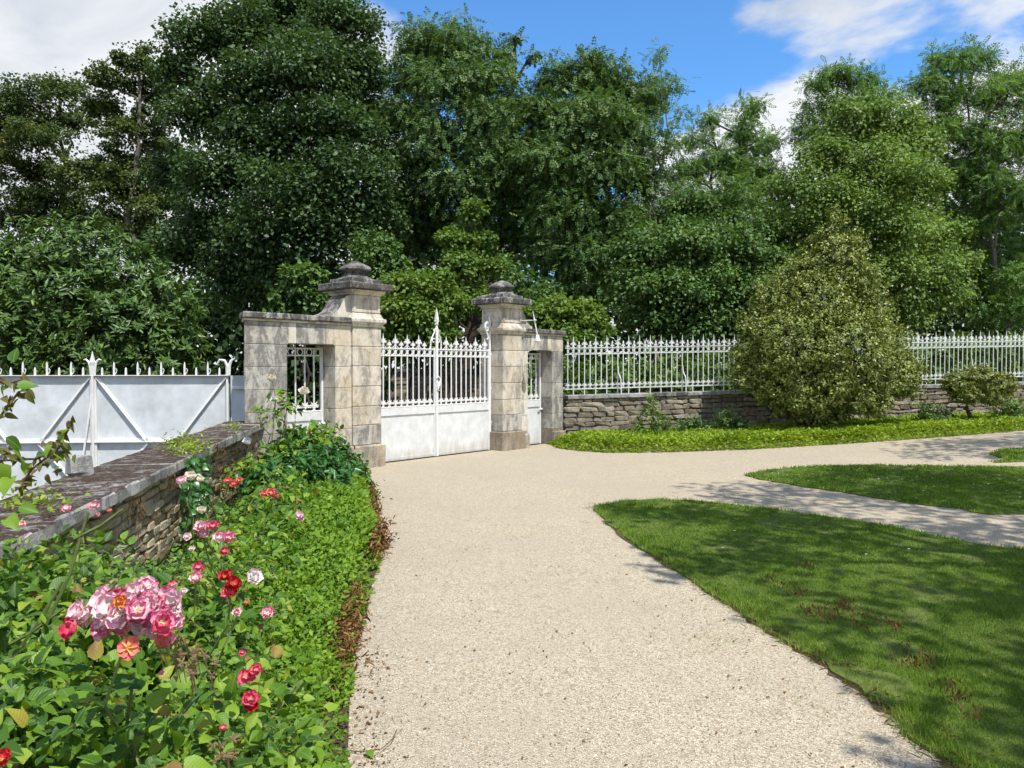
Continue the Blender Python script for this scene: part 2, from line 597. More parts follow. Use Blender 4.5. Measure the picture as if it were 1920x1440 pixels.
M['ashlar'] = stone_mat('cream_ashlar', ((.50, .45, .36), (.70, .64, .52), (.76, .72, .63)), lichen=(.17, .16, .145), lich_amt=.48, scale=2.0, warm=(.60, .45, .24), warm_amt=.55)
M['grey_ashlar'] = stone_mat('weathered_grey_ashlar', ((.32, .30, .26), (.50, .47, .40), (.63, .60, .53)), lichen=(.15, .145, .135), lich_amt=.6, scale=2.1, warm=(.42, .31, .17), warm_amt=.3)
M['plinth'] = stone_mat('stained_plinth_stone', ((.26, .215, .155), (.42, .36, .27), (.56, .51, .41)), lichen=(.15, .135, .115), lich_amt=.5, scale=2.2, warm=(.42, .27, .12), warm_amt=.5)
M['cap'] = stone_mat('lichened_coping', ((.17, .16, .145), (.29, .275, .245), (.50, .48, .43)), lichen=(.07, .068, .065), lich_amt=.70, scale=2.6, bstr=.8, warm=(.30, .22, .12), warm_amt=.25)
M['moss_cap'] = stone_mat('moss_grown_coping', ((.13, .12, .11), (.27, .26, .24), (.48, .475, .46)), lichen=(.055, .034, .023), lich_amt=.80, scale=3.6, bstr=1.0, warm=(.10, .06, .035), warm_amt=.5)
M['cap_face'] = stone_mat('grey_coping_face', ((.22, .22, .21), (.38, .375, .355), (.52, .515, .49)), lichen=(.10, .09, .08), lich_amt=.45, scale=3.5, bstr=.8)
M['rubble'] = stone_mat('golden_rubble', ((.27, .215, .13), (.43, .35, .22), (.55, .48, .34)), lichen=(.20, .17, .12), lich_amt=.3, scale=4, bstr=.9, per_obj=.2)
M['grey_rubble'] = stone_mat('grey_brown_rubble', ((.19, .155, .115), (.31, .265, .20), (.45, .40, .32)), lichen=(.11, .095, .08), lich_amt=.45, scale=4, bstr=.9, per_obj=.25)
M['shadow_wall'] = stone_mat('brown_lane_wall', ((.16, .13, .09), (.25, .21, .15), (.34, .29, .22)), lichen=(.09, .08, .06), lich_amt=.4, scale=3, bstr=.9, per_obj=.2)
M['mortar'] = simple('earth_mortar', (.17, .14, .10), .95, .1, 18, .5, .8, .02)


def gravel_mat():
    m, t = new_mat('limestone_gravel')
    pos = t.n('ShaderNodeNewGeometry').outputs['Position']
    vo = t.n('ShaderNodeTexVoronoi', {'Vector': pos, 'Scale': 140.0, 'Randomness': 1.0})
    vo2 = t.n('ShaderNodeTexVoronoi', {'Vector': pos, 'Scale': 52.0, 'Randomness': 1.0})
    rnd = t.n('ShaderNodeSeparateColor', {'Color': vo.outputs['Color']}).outputs[0]
    rnd2 = t.n('ShaderNodeSeparateColor', {'Color': vo2.outputs['Color']}).outputs[1]
    c = t.ramp(rnd, [(0, (.17, .13, .085)), (.13, (.35, .29, .20)), (.45, (.54, .465, .335)), (.8, (.625, .545, .405)), (1, (.71, .64, .505))])
    c = t.mix(t.ramp(rnd2, [(.9, (0, 0, 0)), (.95, (.55,) * 3)]), c, (.30, .215, .15))
    c = t.mix(t.ramp(vo.outputs['Distance'], [(.36, (0, 0, 0)), (.7, (.7,) * 3)]), c, (.24, .195, .135))
    n1 = t.noise(pos, .55, 5, .6)
    n2 = t.noise(pos, 2.8, 5, .65)
    c = t.mix(t.ramp(n1, [(.42, (0, 0, 0)), (.66, (.6,) * 3)]), c, (.38, .33, .25))
    c = t.mix(t.ramp(n2, [(.52, (0, 0, 0)), (.78, (.42,) * 3)]), c, (.33, .29, .20))
    h = t.math('SUBTRACT', 1.0, vo.outputs['Distance'])
    h = t.math('ADD', h, t.math('MULTIPLY', n2, 1.2))
    p = t.n('ShaderNodeBsdfPrincipled', {'Base Color': c, 'Roughness': .92, 'Specular IOR Level': .15, 'Normal': bump(t, h, .5, .009)})
    out(t, p.outputs[0])
    return m


M['gravel'] = gravel_mat()
M['pebble'] = leaf_mat('pebble', [(0, (.16, .125, .09)), (.25, (.36, .31, .24)), (.6, (.52, .46, .37)), (1, (.68, .63, .54))], .9, 0.0, .2, patch=0)


def soil_mat(name, c0, c1, scale):
    m, t = new_mat(name)
    pos = t.n('ShaderNodeNewGeometry').outputs['Position']
    n1 = t.noise(pos, scale, 6, .65)
    n2 = t.noise(pos, scale * 14, 4, .65)
    c = t.ramp(t.math('ADD', t.math('MULTIPLY', n1, .6), t.math('MULTIPLY', n2, .4)), [(.35, c0), (.65, c1)])
    p = t.n('ShaderNodeBsdfPrincipled', {'Base Color': c, 'Roughness': .95, 'Specular IOR Level': .1, 'Normal': bump(t, n2, .7, .03)})
    out(t, p.outputs[0])
    return m


M['soil'] = soil_mat('bed_soil', (.06, .042, .028), (.13, .095, .06), 2)
M['turf'] = soil_mat('turf', (.085, .105, .03), (.13, .17, .04), 1.2)
M['leaf_litter'] = soil_mat('leaf_litter', (.03, .024, .014), (.06, .06, .024), 1.0)


def petal_mat(name, inner, outer, edge):
    m, t = new_mat(name)
    uv = t.n('ShaderNodeTexCoord').outputs['Object']
    s = t.n('ShaderNodeSeparateXYZ', {'Vector': uv})
    oi = t.n('ShaderNodeObjectInfo').outputs['Random']
    nz = t.noise(uv, 2.2, 4)
    v = t.math('ADD', s.outputs['Y'], t.math('ADD', t.math('MULTIPLY', t.math('SUBTRACT', nz, .5), .7), t.math('MULTIPLY', t.math('SUBTRACT', oi, .5), .5)), clamp=True)
    c = t.ramp(v, [(.1, inner), (.55, outer), (.95, edge)])
    p = t.n('ShaderNodeBsdfPrincipled', {'Base Color': c, 'Roughness': .6, 'Specular IOR Level': .2})
    tr = t.n('ShaderNodeBsdfTranslucent', {'Color': c})
    mx = t.n('ShaderNodeMixShader', {0: .22, 1: p.outputs[0], 2: tr.outputs[0]})
    out(t, mx.outputs[0])
    return m


M['pink'] = petal_mat('pink_petal', (.88, .68, .56), (.88, .36, .48), (.80, .12, .32))
M['palepink'] = petal_mat('pale_pink_petal', (.90, .80, .70), (.90, .69, .70), (.86, .44, .53))
M['deep'] = petal_mat('deep_pink_petal', (.78, .34, .32), (.72, .085, .16), (.62, .035, .10))
M['red'] = petal_mat('red_petal', (.60, .16, .10), (.60, .025, .03), (.52, .012, .025))
M['coral'] = petal_mat('coral_petal', (.85, .42, .16), (.80, .22, .17), (.78, .16, .20))
M['orange'] = petal_mat('orange_petal', (.85, .50, .08), (.85, .30, .06), (.80, .16, .10))
M['cream'] = petal_mat('cream_petal', (.84, .66, .40), (.86, .77, .60), (.88, .83, .72))
M['white'] = petal_mat('white_petal', (.86, .82, .68), (.90, .89, .86), (.90, .90, .88))
M['stamen'] = simple('stamen', (.62, .40, .08), .8, .1, 30, .4, .3)
M['sepal'] = simple('dry_sepal', (.30, .22, .11), .8, .1, 30, .4, .3)
M['lamp_white'] = simple('white_enamel', (.80, .81, .78), .4, .5, 14, .12, .1)
# ------------------------------------------------------------------ ground, drive, lawns
def grid_mesh(name, xs, ys, zf, mat, dz=0.0):
    Xg, Yg = np.meshgrid(xs, ys)
    v = np.stack([Xg, Yg, zf(Xg, Yg) + dz], -1).reshape(-1, 3)
    nx, ny = len(xs), len(ys)
    i = np.arange(nx * ny).reshape(ny, nx)
    q = np.stack([i[:-1, :-1], i[:-1, 1:], i[1:, 1:], i[1:, :-1]], -1).reshape(-1, 4)
    me = np_mesh(name, v, q, smooth=True)
    return obj(name, me, mat)


def far(a, b, fine0, fine1, step):
    lo = fine0 - np.geomspace(0.5, fine0 - a, 14)[::-1]
    hi = fine1 + np.geomspace(0.5, b - fine1, 14)
    return np.concatenate([lo, np.arange(fine0, fine1 + 1e-6, step), hi])


tag(grid_mesh('ground', far(-600, 600, -9, 22, .15), far(-300, 900, -4, 24, .25), gz, M['leaf_litter'], -0.012), kind='structure')


def in_poly(P, poly):
    x, y = P[:, 0], P[:, 1]
    c = np.zeros(len(P), bool)
    n = len(poly)
    for i in range(n):
        x0, y0 = poly[i]; x1, y1 = poly[(i + 1) % n]
        k = ((y0 > y) != (y1 > y)) & (x < (x1 - x0) * (y - y0) / (y1 - y0 + 1e-12) + x0)
        c ^= k
    return c


def edge_dist(P, poly):
    best = np.full(len(P), 1e9)
    n = len(poly)
    for i in range(n):
        a, b = np.array(poly[i]), np.array(poly[(i + 1) % n])
        ab = b - a
        t = np.clip(((P - a) @ ab) / max(ab @ ab, 1e-9), 0, 1)
        best = np.minimum(best, np.linalg.norm(P - (a + t[:, None] * ab), axis=1))
    return best


def smooth_poly(pts, n=6, closed=True):
    """Catmull-Rom through the points"""
    p = [np.array(q, float) for q in pts]
    m = len(p)
    o = []
    for i in range(m):
        a, b, c, d = p[(i - 1) % m], p[i], p[(i + 1) % m], p[(i + 2) % m]
        for k in range(n):
            t = k / n
            o.append(.5 * ((2 * b) + (c - a) * t + (2 * a - 5 * b + 4 * c - d) * t * t + (3 * b - a - 3 * c + d) * t ** 3))
    return o


def sheet(name, poly, mat, dz, skirt=0.0, res=0.3):
    """flat piece of ground with a traced outline that follows the terrain"""
    bm = bmesh.new()
    vs = [bm.verts.new((p[0], p[1], 0)) for p in poly]
    f = bm.faces.new(vs)
    if f.normal.z < 0:
        f.normal_flip()
    bmesh.ops.triangulate(bm, faces=bm.faces[:])
    for _ in range(4):
        es = [e for e in bm.edges if e.calc_length() > res * 2.2]
        if not es:
            break
        bmesh.ops.subdivide_edges(bm, edges=es, cuts=1)
        bmesh.ops.triangulate(bm, faces=bm.faces[:])
    for v in bm.verts:
        v.co.z = float(gz(v.co.x, v.co.y)) + dz
    if skirt:
        be = [e for e in bm.edges if e.is_boundary]
        r_ = bmesh.ops.extrude_edge_only(bm, edges=be)
        for v in r_['geom']:
            if isinstance(v, bmesh.types.BMVert):
                v.co.z -= skirt
    bmesh.ops.recalc_face_normals(bm, faces=bm.faces)
    me = bpy.data.meshes.new(name)
    bm.to_mesh(me)
    bm.free()
    return obj(name, me, mat)


TH = math.atan2(.76, .65)
GD = np.array([math.cos(TH), math.sin(TH)]); GB = np.array([-GD[1], GD[0]])   # along the gate, and away behind it
GO = np.array([-2.123, 12.488])


def gp(s, y=0.0):
    return GO + GD * s + GB * y


drive = [(-.35, -3), (12, -3), (16, 6), (22, 20), (21.5, 20.9), (12.9, 18.9), (1.6, 16.6), tuple(gp(4.97, .25)), tuple(gp(-2.3, .25)), (-3.5, 10.9), (-3.0, 7.0), (-1.6, -3)]
tag(sheet('gravel_drive', drive, M['gravel'], 0.004, res=.6), kind='structure')

lawn1_px = [(1113, 955), (1138, 948), (1180, 942), (1240, 939), (1330, 944), (1500, 965), (1700, 996), (1920, 1033)]
lawn1_edge = [(1790, 1440), (1700, 1367), (1600, 1290), (1500, 1222), (1400, 1160), (1290, 1085), (1200, 1030), (1140, 984)]
LAWN1 = [G(*p) for p in lawn1_px] + [np.array((7.5, 5.2)), np.array((9, 2.5)), np.array((6, .6)), np.array((2.3, 1.2))] + [G(*p) for p in lawn1_edge]
LAWN2 = [G(*p) for p in [(1400, 893), (1425, 887), (1465, 881), (1520, 877), (1600, 875), (1750, 875), (1920, 877)]] + [np.array((11, 12.1)), np.array((12.5, 10.6)), np.array((10, 8.6))] + [G(*p) for p in [(1920, 966), (1800, 955), (1700, 944), (1550, 920), (1450, 905)]]
LAWN3 = [G(*p) for p in [(1856, 853), (1880, 846), (1920, 841)]] + [np.array((14, 15.5)), np.array((14.5, 13.2))] + [G(*p) for p in [(1920, 867), (1885, 862)]]
LAWNS = []
for pl in (LAWN1, LAWN2, LAWN3):
    sp = smooth_poly(pl, 5)
    # small raggedness of the edge
    sp = [p + rng.normal(0, .02, 2) for p in sp]
    LAWNS.append(sp)
    tag(sheet('lawn', sp, M['turf'], 0.022, .05, .35), kind='structure')

# planting bed along the low wall
BED_EDGE = [G(*p) for p in [(648, 893), (672, 905), (704, 930), (698, 962), (722, 1030), (700, 1090), (664, 1240), (655, 1330), (652, 1440)]] + [np.array((-.44, 1.9)), np.array((-.30, .8))]
bed = [tuple(p) for p in BED_EDGE] + [(-1.75, .8), (-3.5, 10.9), tuple(gp(-2.3, .2)), tuple(gp(-1.2, -.02))]
tag(sheet('planting_bed', bed, M['soil'], 0.012, 0, .5), kind='structure')

# ------------------------------------------------------------------ rubble walls
def stone_variants(n, jit=.10):
    res = []
    for k in range(n):
        vs, fs = chamfer(.5, .5, .5, .11)
        r2 = random.Random(100 + k)
        cj = {}
        for i, v in enumerate(vs):
            key = (v.x > 0, v.y > 0, v.z > 0)
            if key not in cj:
                cj[key] = Vector((r2.uniform(-jit, jit), r2.uniform(-jit, jit), r2.uniform(-jit * 1.4, jit * 1.4)))
            vs[i] = v + cj[key] + Vector((r2.uniform(-.035, .035), r2.uniform(-.035, .035), r2.uniform(-.05, .05)))
        mb = MB(); mb.add(vs, fs)
        res.append(mb.mesh('rubble_stone'))
    return res


def rubble(parent, mat, variants, A, B, nrm, zb, zt, hr, lr, depth, limit=300, skip=None, seed=1, gap=.010):
    """stones laid in uneven courses from A to B (plan points); nrm points out of the face"""
    r2 = random.Random(seed)
    A, B, nrm = np.array(A), np.array(B), np.array(nrm)
    L = np.linalg.norm(B - A); d = (B - A) / L
    ang = math.atan2(d[1], d[0])
    items = []
    ncol = 0
    f0 = 0.0
    while f0 < 1:
        h = r2.uniform(*hr)
        Hm = zt(.5) - zb(.5)
        f1 = f0 + h / Hm
        if 1 - f1 < .6 * hr[0] / Hm:
            f1 = 1.0
        x = -r2.random() * lr[0]
        while x < L:
            w = r2.uniform(*lr)
            if r2.random() < .2:
                w *= 1.5
            xc = x + w / 2
            u = min(max(xc / L, 0), 1)
            b, t = zb(u), zt(u)
            z0, z1 = b + (t - b) * f0, b + (t - b) * f1
            if 0 < xc < L and not (skip and skip(u, (z0 + z1) / 2)):
                p = A + d * xc + nrm * (r2.uniform(-.012, .016) - depth / 2)
                items.append((p, (z0 + z1) / 2 + r2.uniform(-.004, .004), w - gap, (z1 - z0) - gap * .8, r2))
            x += w
        f0 = f1
    order = sorted(range(len(items)), key=lambda i: -(items[i][2] * items[i][3]) / (items[i][0] @ items[i][0]))
    rest = []
    pl = Matrix.Translation(parent.location).inverted()
    for k, i in enumerate(order):
        p, z, w, h, _ = items[i]
        vv = r2.choice(variants)
        rot = (r2.uniform(-.03, .03), r2.uniform(-.03, .03), ang + r2.uniform(-.03, .03) + (math.pi if r2.random() < .5 else 0))
        if k < limit:
            o = obj('stone', vv, None, parent, Vector((p[0], p[1], z)) - parent.location, rot, (w, depth, h))
        else:
            rest.append((vv, p, z, rot, (w, depth, h)))
    if rest:
        mb = MB()
        for vv, p, z, rot, s in rest:
            Mx = pl @ Matrix.LocRotScale(Vector((p[0], p[1], z)), __import__('mathutils').Euler(rot), Vector(s))
            mb.add([Mx @ v.co for v in vv.vertices], [tuple(q.vertices) for q in vv.polygons])
        tag(mb.build('small_stones', mat, parent), kind='stuff')


def mats(vs, m):
    for v in vs:
        if not v.materials:
            v.materials.append(m)
    return vs


# low wall on the left, with moss-grown coping
gw = thing('garden_wall', 'low golden rubble garden wall with brown moss on its grey coping, beside the roses', 'wall', (WALL_A[0], WALL_A[1], 0))
WR = -WALL_LEFT
Lw = float(np.linalg.norm(WALL_B - WALL_A))
mb = MB()
cc = (WALL_A + WALL_B) / 2 + WALL_LEFT * .29 - WALL_A
mb.box((cc[0], cc[1], .15), (Lw - .02, .40, 1.16), math.atan2(WALL_DIR[1], WALL_DIR[0]))
mb.build('wall_core', M['mortar'], gw)
sv = mats(stone_variants(9, .06), M['rubble'])
rubble(gw, M['rubble'], sv, WALL_A + WALL_LEFT * .065, WALL_B + WALL_LEFT * .065, WR, lambda u: .10, lambda u: .735, (.055, .10), (.10, .30), .10, 300, seed=5)


def slab(L, Wd, H, seed, nx=9, ny=5, b=.010, rough=.0032):
    """one coping slab with worn, uneven edges; x along the wall, y across, top at 0"""
    r2 = np.random.default_rng(seed)
    xs = np.linspace(-L / 2, L / 2, nx); ys = np.linspace(-Wd / 2, Wd / 2, ny)
    bm = bmesh.new()
    bmesh.ops.create_cube(bm, size=1)
    for v in bm.verts:
        v.co = Vector((v.co.x * L, v.co.y * Wd, v.co.z * H - H / 2))
    bmesh.ops.bevel(bm, geom=list(bm.edges), offset=b, segments=1, affect='EDGES')
    le = [e for e in bm.edges if abs(e.verts[0].co.x - e.verts[1].co.x) > L * .6]
    bmesh.ops.subdivide_edges(bm, edges=le, cuts=6, use_grid_fill=True)
    for v in bm.verts:
        n = r2.normal(0, rough, 3)
        v.co += Vector(n)
    bmesh.ops.recalc_face_normals(bm, faces=bm.faces)
    bmesh.ops.triangulate(bm, faces=[f for f in bm.faces if len(f.verts) > 4])
    me = bpy.data.meshes.new('coping_slab')
    bm.to_mesh(me)
    bm.free()
    return me


x = 0.0
k = 0
wa = math.atan2(WALL_DIR[1], WALL_DIR[0])
while x < Lw - .1:
    w = min(random.uniform(.62, 1.0), Lw + .02 - x)
    me = slab(w - .007, .57 + random.uniform(-.012, .012), .085 + random.uniform(-.005, .008), k)
    me.materials.append(M['moss_cap']); me.materials.append(M['cap_face'])
    for p in me.polygons:
        p.material_index = 0 if p.normal.z > .75 else 1
    c = WALL_DIR * (x + w / 2) + WALL_LEFT * (.283 + random.uniform(-.008, .008))
    obj('capstone', me, None, gw, (c[0], c[1], .832 + random.uniform(-.006, .006)), (random.uniform(-.01, .01), random.uniform(-.006, .006), wa))
    x += w
    k += 1

# loose block on the coping
mb = MB()
vs, fs = chamfer(.085, .075, .075, .018)
r2 = random.Random(4)
mb.add([v + Vector((r2.uniform(-.012, .012), r2.uniform(-.012, .012), r2.uniform(-.012, .012))) for v in vs], fs)
bp = WALL_A + WALL_DIR * 4.58 + WALL_LEFT * .50
lb = mb.build('stone_block', M['cap_face'])
lb.location = (bp[0], bp[1], .835 + .072)
lb.rotation_euler = (0, .03, wa + .5)
tag(lb, 'small rough grey stone block lying on the mossy coping before the pale gate', 'stone')

# right boundary wall under the railing
FA = np.array([1.2, 16.72]); FB = np.array([12.9, 19.28]); FL = float(np.linalg.norm(FB - FA)); FDIR = (FB - FA) / FL
FN = np.array([FDIR[1], -FDIR[0]])
FEND = 1.22


def cap_z(u):
    return 1.0 + .252 * u


bw = thing('boundary_wall', 'grey brown rubble boundary wall carrying the white railing behind the ground cover', 'wall', (FA[0], FA[1], 0))
FE = FA + FDIR * FL * FEND
mb = MB()
n = 14
vs = []
for i in range(n + 1):
    u = FEND * i / n
    p = FDIR * FL * u
    for off in (-.05, -.38):
        q = p + FN * off
        vs += [(q[0], q[1], -.3), (q[0], q[1], cap_z(u) - .085)]
fs = []
for i in range(n):
    o = i * 4
    fs += [(o, o + 4, o + 5, o + 1), (o + 2, o + 3, o + 7, o + 6), (o + 1, o + 5, o + 7, o + 3)]
fs += [(0, 1, 3, 2), (n * 4, n * 4 + 2, n * 4 + 3, n * 4 + 1)]
mb.add(vs, fs)
mb.build('wall_core', M['mortar'], bw)
sv2 = mats(stone_variants(9, .11), M['grey_rubble'])
rubble(bw, M['grey_rubble'], sv2, FA, FE, FN, lambda u: float(gz(1.2 + 14 * u, 17.5)) + .02, lambda u: cap_z(u * FEND) - .085, (.065, .115), (.14, .40), .11, 300, seed=9, gap=.012)
x, k = 0.0, 40
fa = math.atan2(FDIR[1], FDIR[0])
while x < FL * FEND:
    w = random.uniform(.7, 1.25)
    me = slab(w - .008, .46, .085, k)
    me.materials.append(M['cap_face'] if k % 3 else M['cap'])
    u = (x + w / 2) / FL
    c = FDIR * (x + w / 2) - FN * .19
    obj('capstone', me, None, bw, (c[0], c[1], cap_z(u)), (0, -.0213, fa))
    x += w
    k += 1

# ------------------------------------------------------------------ gate piers and wing walls
COURSES = [.37, .69, .99, 1.31, 1.63, 1.94, 2.25]
PW = .57


def local(s, y=0.0):
    p = gp(s, y)
    return (p[0], p[1], 0)


def rough_lathe(prof, seg, square, jit, seed, c):
    mb = MB()
    mb.lathe(prof, seg, c, square)
    r2 = random.Random(seed)
    mb.v = [(x + r2.uniform(-jit, jit), y + r2.uniform(-jit, jit), z + r2.uniform(-jit, jit) * .6) for x, y, z in mb.v]
    return mb


def pier(s0, label, side, seed):
    t = thing('gate_pier', label, 'gate pier', local(s0), TH, 'stone piers of the main gate')
    h = PW / 2
    r2 = random.Random(seed)
    mb = MB()
    mb.box((h, h, .155), (PW + .11, PW + .11, .43), 0, .022)
    mb.build('plinth', M['plinth'], t)
    for i in range(6):
        z0, z1 = COURSES[i] + (.003 if i else .004), COURSES[i + 1] - .003
        m = M['ashlar'] if i >= 1 else M['grey_ashlar']
        if i == 3:
            for a, b in ((0, .33), (.333, PW)):
                mb = MB(); mb.box(((a + b) / 2, h, (z0 + z1) / 2), (b - a, PW, z1 - z0), 0, .009); mb.build('block', m, t)
        else:
            mb = MB(); mb.box((h, h + r2.uniform(-.003, .003), (z0 + z1) / 2), (PW, PW, z1 - z0), 0, .009)
            mb.build('block', m, t)
    rough_lathe([(h + .002, 2.25), (h + .018, 2.262), (h + .02, 2.29), (h + .055, 2.325), (h + .06, 2.335), (h + .06, 2.375), (h + .045, 2.387)], 4, True, .002, seed, (h, h, 0)).build('string_course', M['ashlar'], t)
    rough_lathe([(h + .03, 2.388), (h + .02, 2.41), (h - .012, 2.47), (h - .018, 2.48), (h - .018, 2.752)], 4, True, .0015, seed + 1, (h, h, 0)).build('pedestal', M['ashlar'], t)
    # raised borders round sunk panels on two faces of the pedestal
    mb = MB()
    g = h - .018
    for face in (0, 1):
        for (a, b, c, d) in ((-g, -g + .05, 2.485, 2.748), (g - .05, g, 2.485, 2.748), (-g + .05, g - .05, 2.70, 2.748), (-g + .05, g - .05, 2.485, 2.515)):
            cx, w, cz, hh = (a + b) / 2, b - a, (c + d) / 2, d - c
            if face == 0:
                mb.box((h + cx, h - g - .006, cz), (w, .016, hh - .002))
            else:
                mb.box((h - g - .006, h + cx, cz), (.016, w, hh - .002))
    mb.build('panel_border', M['ashlar'], t)
    rough_lathe([(h - .016, 2.753), (h + .0, 2.762), (h + .01, 2.79), (h + .05, 2.822), (h + .06, 2.834)], 4, True, .0015, seed + 2, (h, h, 0)).build('cap_moulding', M['ashlar'], t)
    mb = MB(); mb.box((h, h, 2.892), (.86, .86, .112), 0, .014)
    rr = random.Random(seed)
    mb.v = [(x + rr.uniform(-.005, .005), y + rr.uniform(-.005, .005), z + rr.uniform(-.005, .005)) for x, y, z in mb.v]
    mb.build('cap_slab', M['cap'], t)
    mb = MB(); mb.box((h, h, 2.988), (.61, .61, .074), 0, .012)
    mb.v = [(x + rr.uniform(-.005, .005), y + rr.uniform(-.005, .005), z + rr.uniform(-.005, .005)) for x, y, z in mb.v]
    mb.build('cap_step', M['cap'], t)
    rough_lathe([(.29, 3.027), (.285, 3.048), (.235, 3.065), (.205, 3.09), (.195, 3.12), (.21, 3.145), (.262, 3.16), (.278, 3.182), (.262, 3.212), (.20, 3.252), (.12, 3.288), (.06, 3.312), (.02, 3.328)], 8, False, .008, seed + 3, (h, h, 0)).build('finial', M['cap'], t)
    # curved buttress on the wing side
    prof = [(0, 2.392), (.40, 2.392), (.40, 2.43), (.34, 2.45), (.27, 2.49), (.22, 2.55), (.185, 2.62), (.14, 2.69), (.09, 2.728), (.03, 2.748), (0, 2.75)]
    pr = [(-x + h - g, z) for x, z in prof] if side < 0 else [(PW - (h - g) + x, z) for x, z in prof]
    mb = MB(); mb.prism(pr, .05, .47)
    o = mb.build('buttress', M['ashlar'], t)
    o.data.materials.append(M['cap'])
    for p in o.data.polygons:
        p.material_index = 1 if p.normal.z > .12 else 0
    return t


pier(-PW, 'left stone gate pier, the nearer and larger looking, with lichened cap and finial', -1, 11)
pier(3.0, 'right stone gate pier, the farther one, with the white bell lamp beside it', 1, 21)


def quadblock(mb, x0, x1, y0, y1, z0, z1, sh0=0.0, sh1=0.0, b=.006):
    """block whose back edge may be shifted (splayed ends)"""
    vs, fs = chamfer((x1 - x0) / 2, (y1 - y0) / 2, (z1 - z0) / 2, b)
    res = []
    for v in vs:
        fy = (v.y / (y1 - y0)) + .5
        k = sh0 if v.x < 0 else sh1
        res.append((v.x + (x0 + x1) / 2 + k * fy, v.y + (y0 + y1) / 2, v.z + (z0 + z1) / 2))
    mb.add(res, fs)


def wing(label, s0, s1, o0, o1, seed, splay):
    """wing wall from s0 to s1 with a door opening o0..o1"""
    t = thing('wing_wall', label, 'wall', local(s0), TH, 'wing walls beside the main gate')
    y0, y1 = .03, .45
    CZ = [0, .33, .65, .97, 1.29, 1.62, 1.94]
    far_end = splay == 0
    ends = [(s0, o0, M['grey_ashlar'] if not far_end else M['ashlar']), (o1, s1, M['ashlar'] if not far_end else M['grey_ashlar'])]
    for j, (a, b, m) in enumerate(ends):
        for i in range(6):
            z0, z1 = CZ[i] - (.08 if i == 0 else 0) + .002, CZ[i + 1] - .002
            outer = (j == 0 and not far_end) or (j == 1 and far_end)
            cut = [a, b]
            if outer and i % 2 == 0 and b - a > .3:
                cut = [a, a + (b - a) * (.70 if j == 0 else .42), b]
            for q in range(len(cut) - 1):
                mb = MB()
                quadblock(mb, cut[q] - s0 + .001, cut[q + 1] - s0 - .001, y0, y1, z0, z1, splay if (q == 0 and j == 0) else 0)
                mb.build('block', m if i else M['plinth'], t)
    # band of stones above the door
    cuts = [s0, o0 + .02, o0 + .16, o1 - .18, o1 - .02, s1] if not far_end else [s0, o0 + .12, o0 + .22, o1 - .16, o1 - .04, s1]
    for q in range(5):
        mb = MB()
        quadblock(mb, cuts[q] - s0 + .0015, cuts[q + 1] - s0 - .0015, y0, y1, 1.942 if q in (0, 4) else 1.96, 2.262, splay if q == 0 else 0)
        mb.build('lintel_stone' if q in (1, 2, 3) else 'block', M['grey_ashlar'] if q in (0, 2) else M['ashlar'], t)
    e0, e1 = (.05, 0) if not far_end else (0, .05)
    mb = MB(); quadblock(mb, -e0 * .5, s1 - s0 + e1 * .5, y0 - .025, y1 + .025, 2.264, 2.30, splay); mb.build('cap_moulding', M['ashlar'], t)
    x = -e0
    k = 0
    tot = s1 - s0 + e1
    nn = 3 if not far_end else 2
    for q in range(nn):
        a = -e0 + (tot + e0) * q / nn; b = -e0 + (tot + e0) * (q + 1) / nn
        mb = MB(); quadblock(mb, a + .002, b - .002, y0 - .06, y1 + .06, 2.302, 2.388, splay if q == 0 else 0, 0, .012)
        rr = random.Random(seed + q)
        mb.v = [(x + rr.uniform(-.004, .004), y + rr.uniform(-.004, .004), z + rr.uniform(-.004, .004)) for x, y, z in mb.v]
        mb.build('capstone', M['cap'], t)
    if far_end:
        mb = MB(); mb.box((o1 - s0 + .02 + (s1 - o1) / 2, .02, .1), (s1 - o1 + .04, .10, .36), 0, .02); mb.build('plinth', M['plinth'], t)
        mb = MB(); mb.box((.11, .0, .1), (.19, .11, .40), 0, .03); mb.build('plinth', M['plinth'], t)
    return t


wing('left wing wall with a barred door, joining the mossy garden wall', -2.42, -PW - .003, -1.734, -.887, 31, .25)
wing('right wing wall with a narrow barred door, meeting the white railing', 3.0 + PW + .003, 4.97, 3.79, 4.60, 41, 0)

# ------------------------------------------------------------------ ironwork
def curl(cx, cz, r0, r1, a0, a1, n=9, y=0.0):
    return [(cx + (r0 + (r1 - r0) * i / (n - 1)) * math.cos(a0 + (a1 - a0) * i / (n - 1)), y, cz + (r0 + (r1 - r0) * i / (n - 1)) * math.sin(a0 + (a1 - a0) * i / (n - 1))) for i in range(n)]


def ring(mb, cx, cz, r, w, seg=12, y=0.0):
    pts = [(cx + r * math.cos(2 * math.pi * i / seg), y, cz + r * math.sin(2 * math.pi * i / seg)) for i in range(seg + 1)]
    mb.tube(pts, w, 4, cap=False)


def fleur(mb, x, z, s, y=0.0):
    """pair of C-scrolls with two leaves, s = half width"""
    for k in (-1, 1):
        pts = [(x + k * s * a, y, z + s * b) for a, b in ((.06, 0), (.35, .42), (.72, .72), (.98, .62), (.92, .30), (.62, .26))]
        mb.tube(pts, [s * .17, s * .19, s * .20, s * .21, s * .19, s * .13], 4)
        pts = [(x + k * s * a, y, z + s * b) for a, b in ((.10, .55), (.38, .95), (.72, 1.35))]
        mb.tube(pts, [s * .22, s * .18, s * .04], 4)
        pts = [(x + k * s * a, y, z + s * b) for a, b in ((.10, -.1), (.45, -.55), (.95, -.85))]
        mb.tube(pts, [s * .12, s * .10, s * .08], 4)


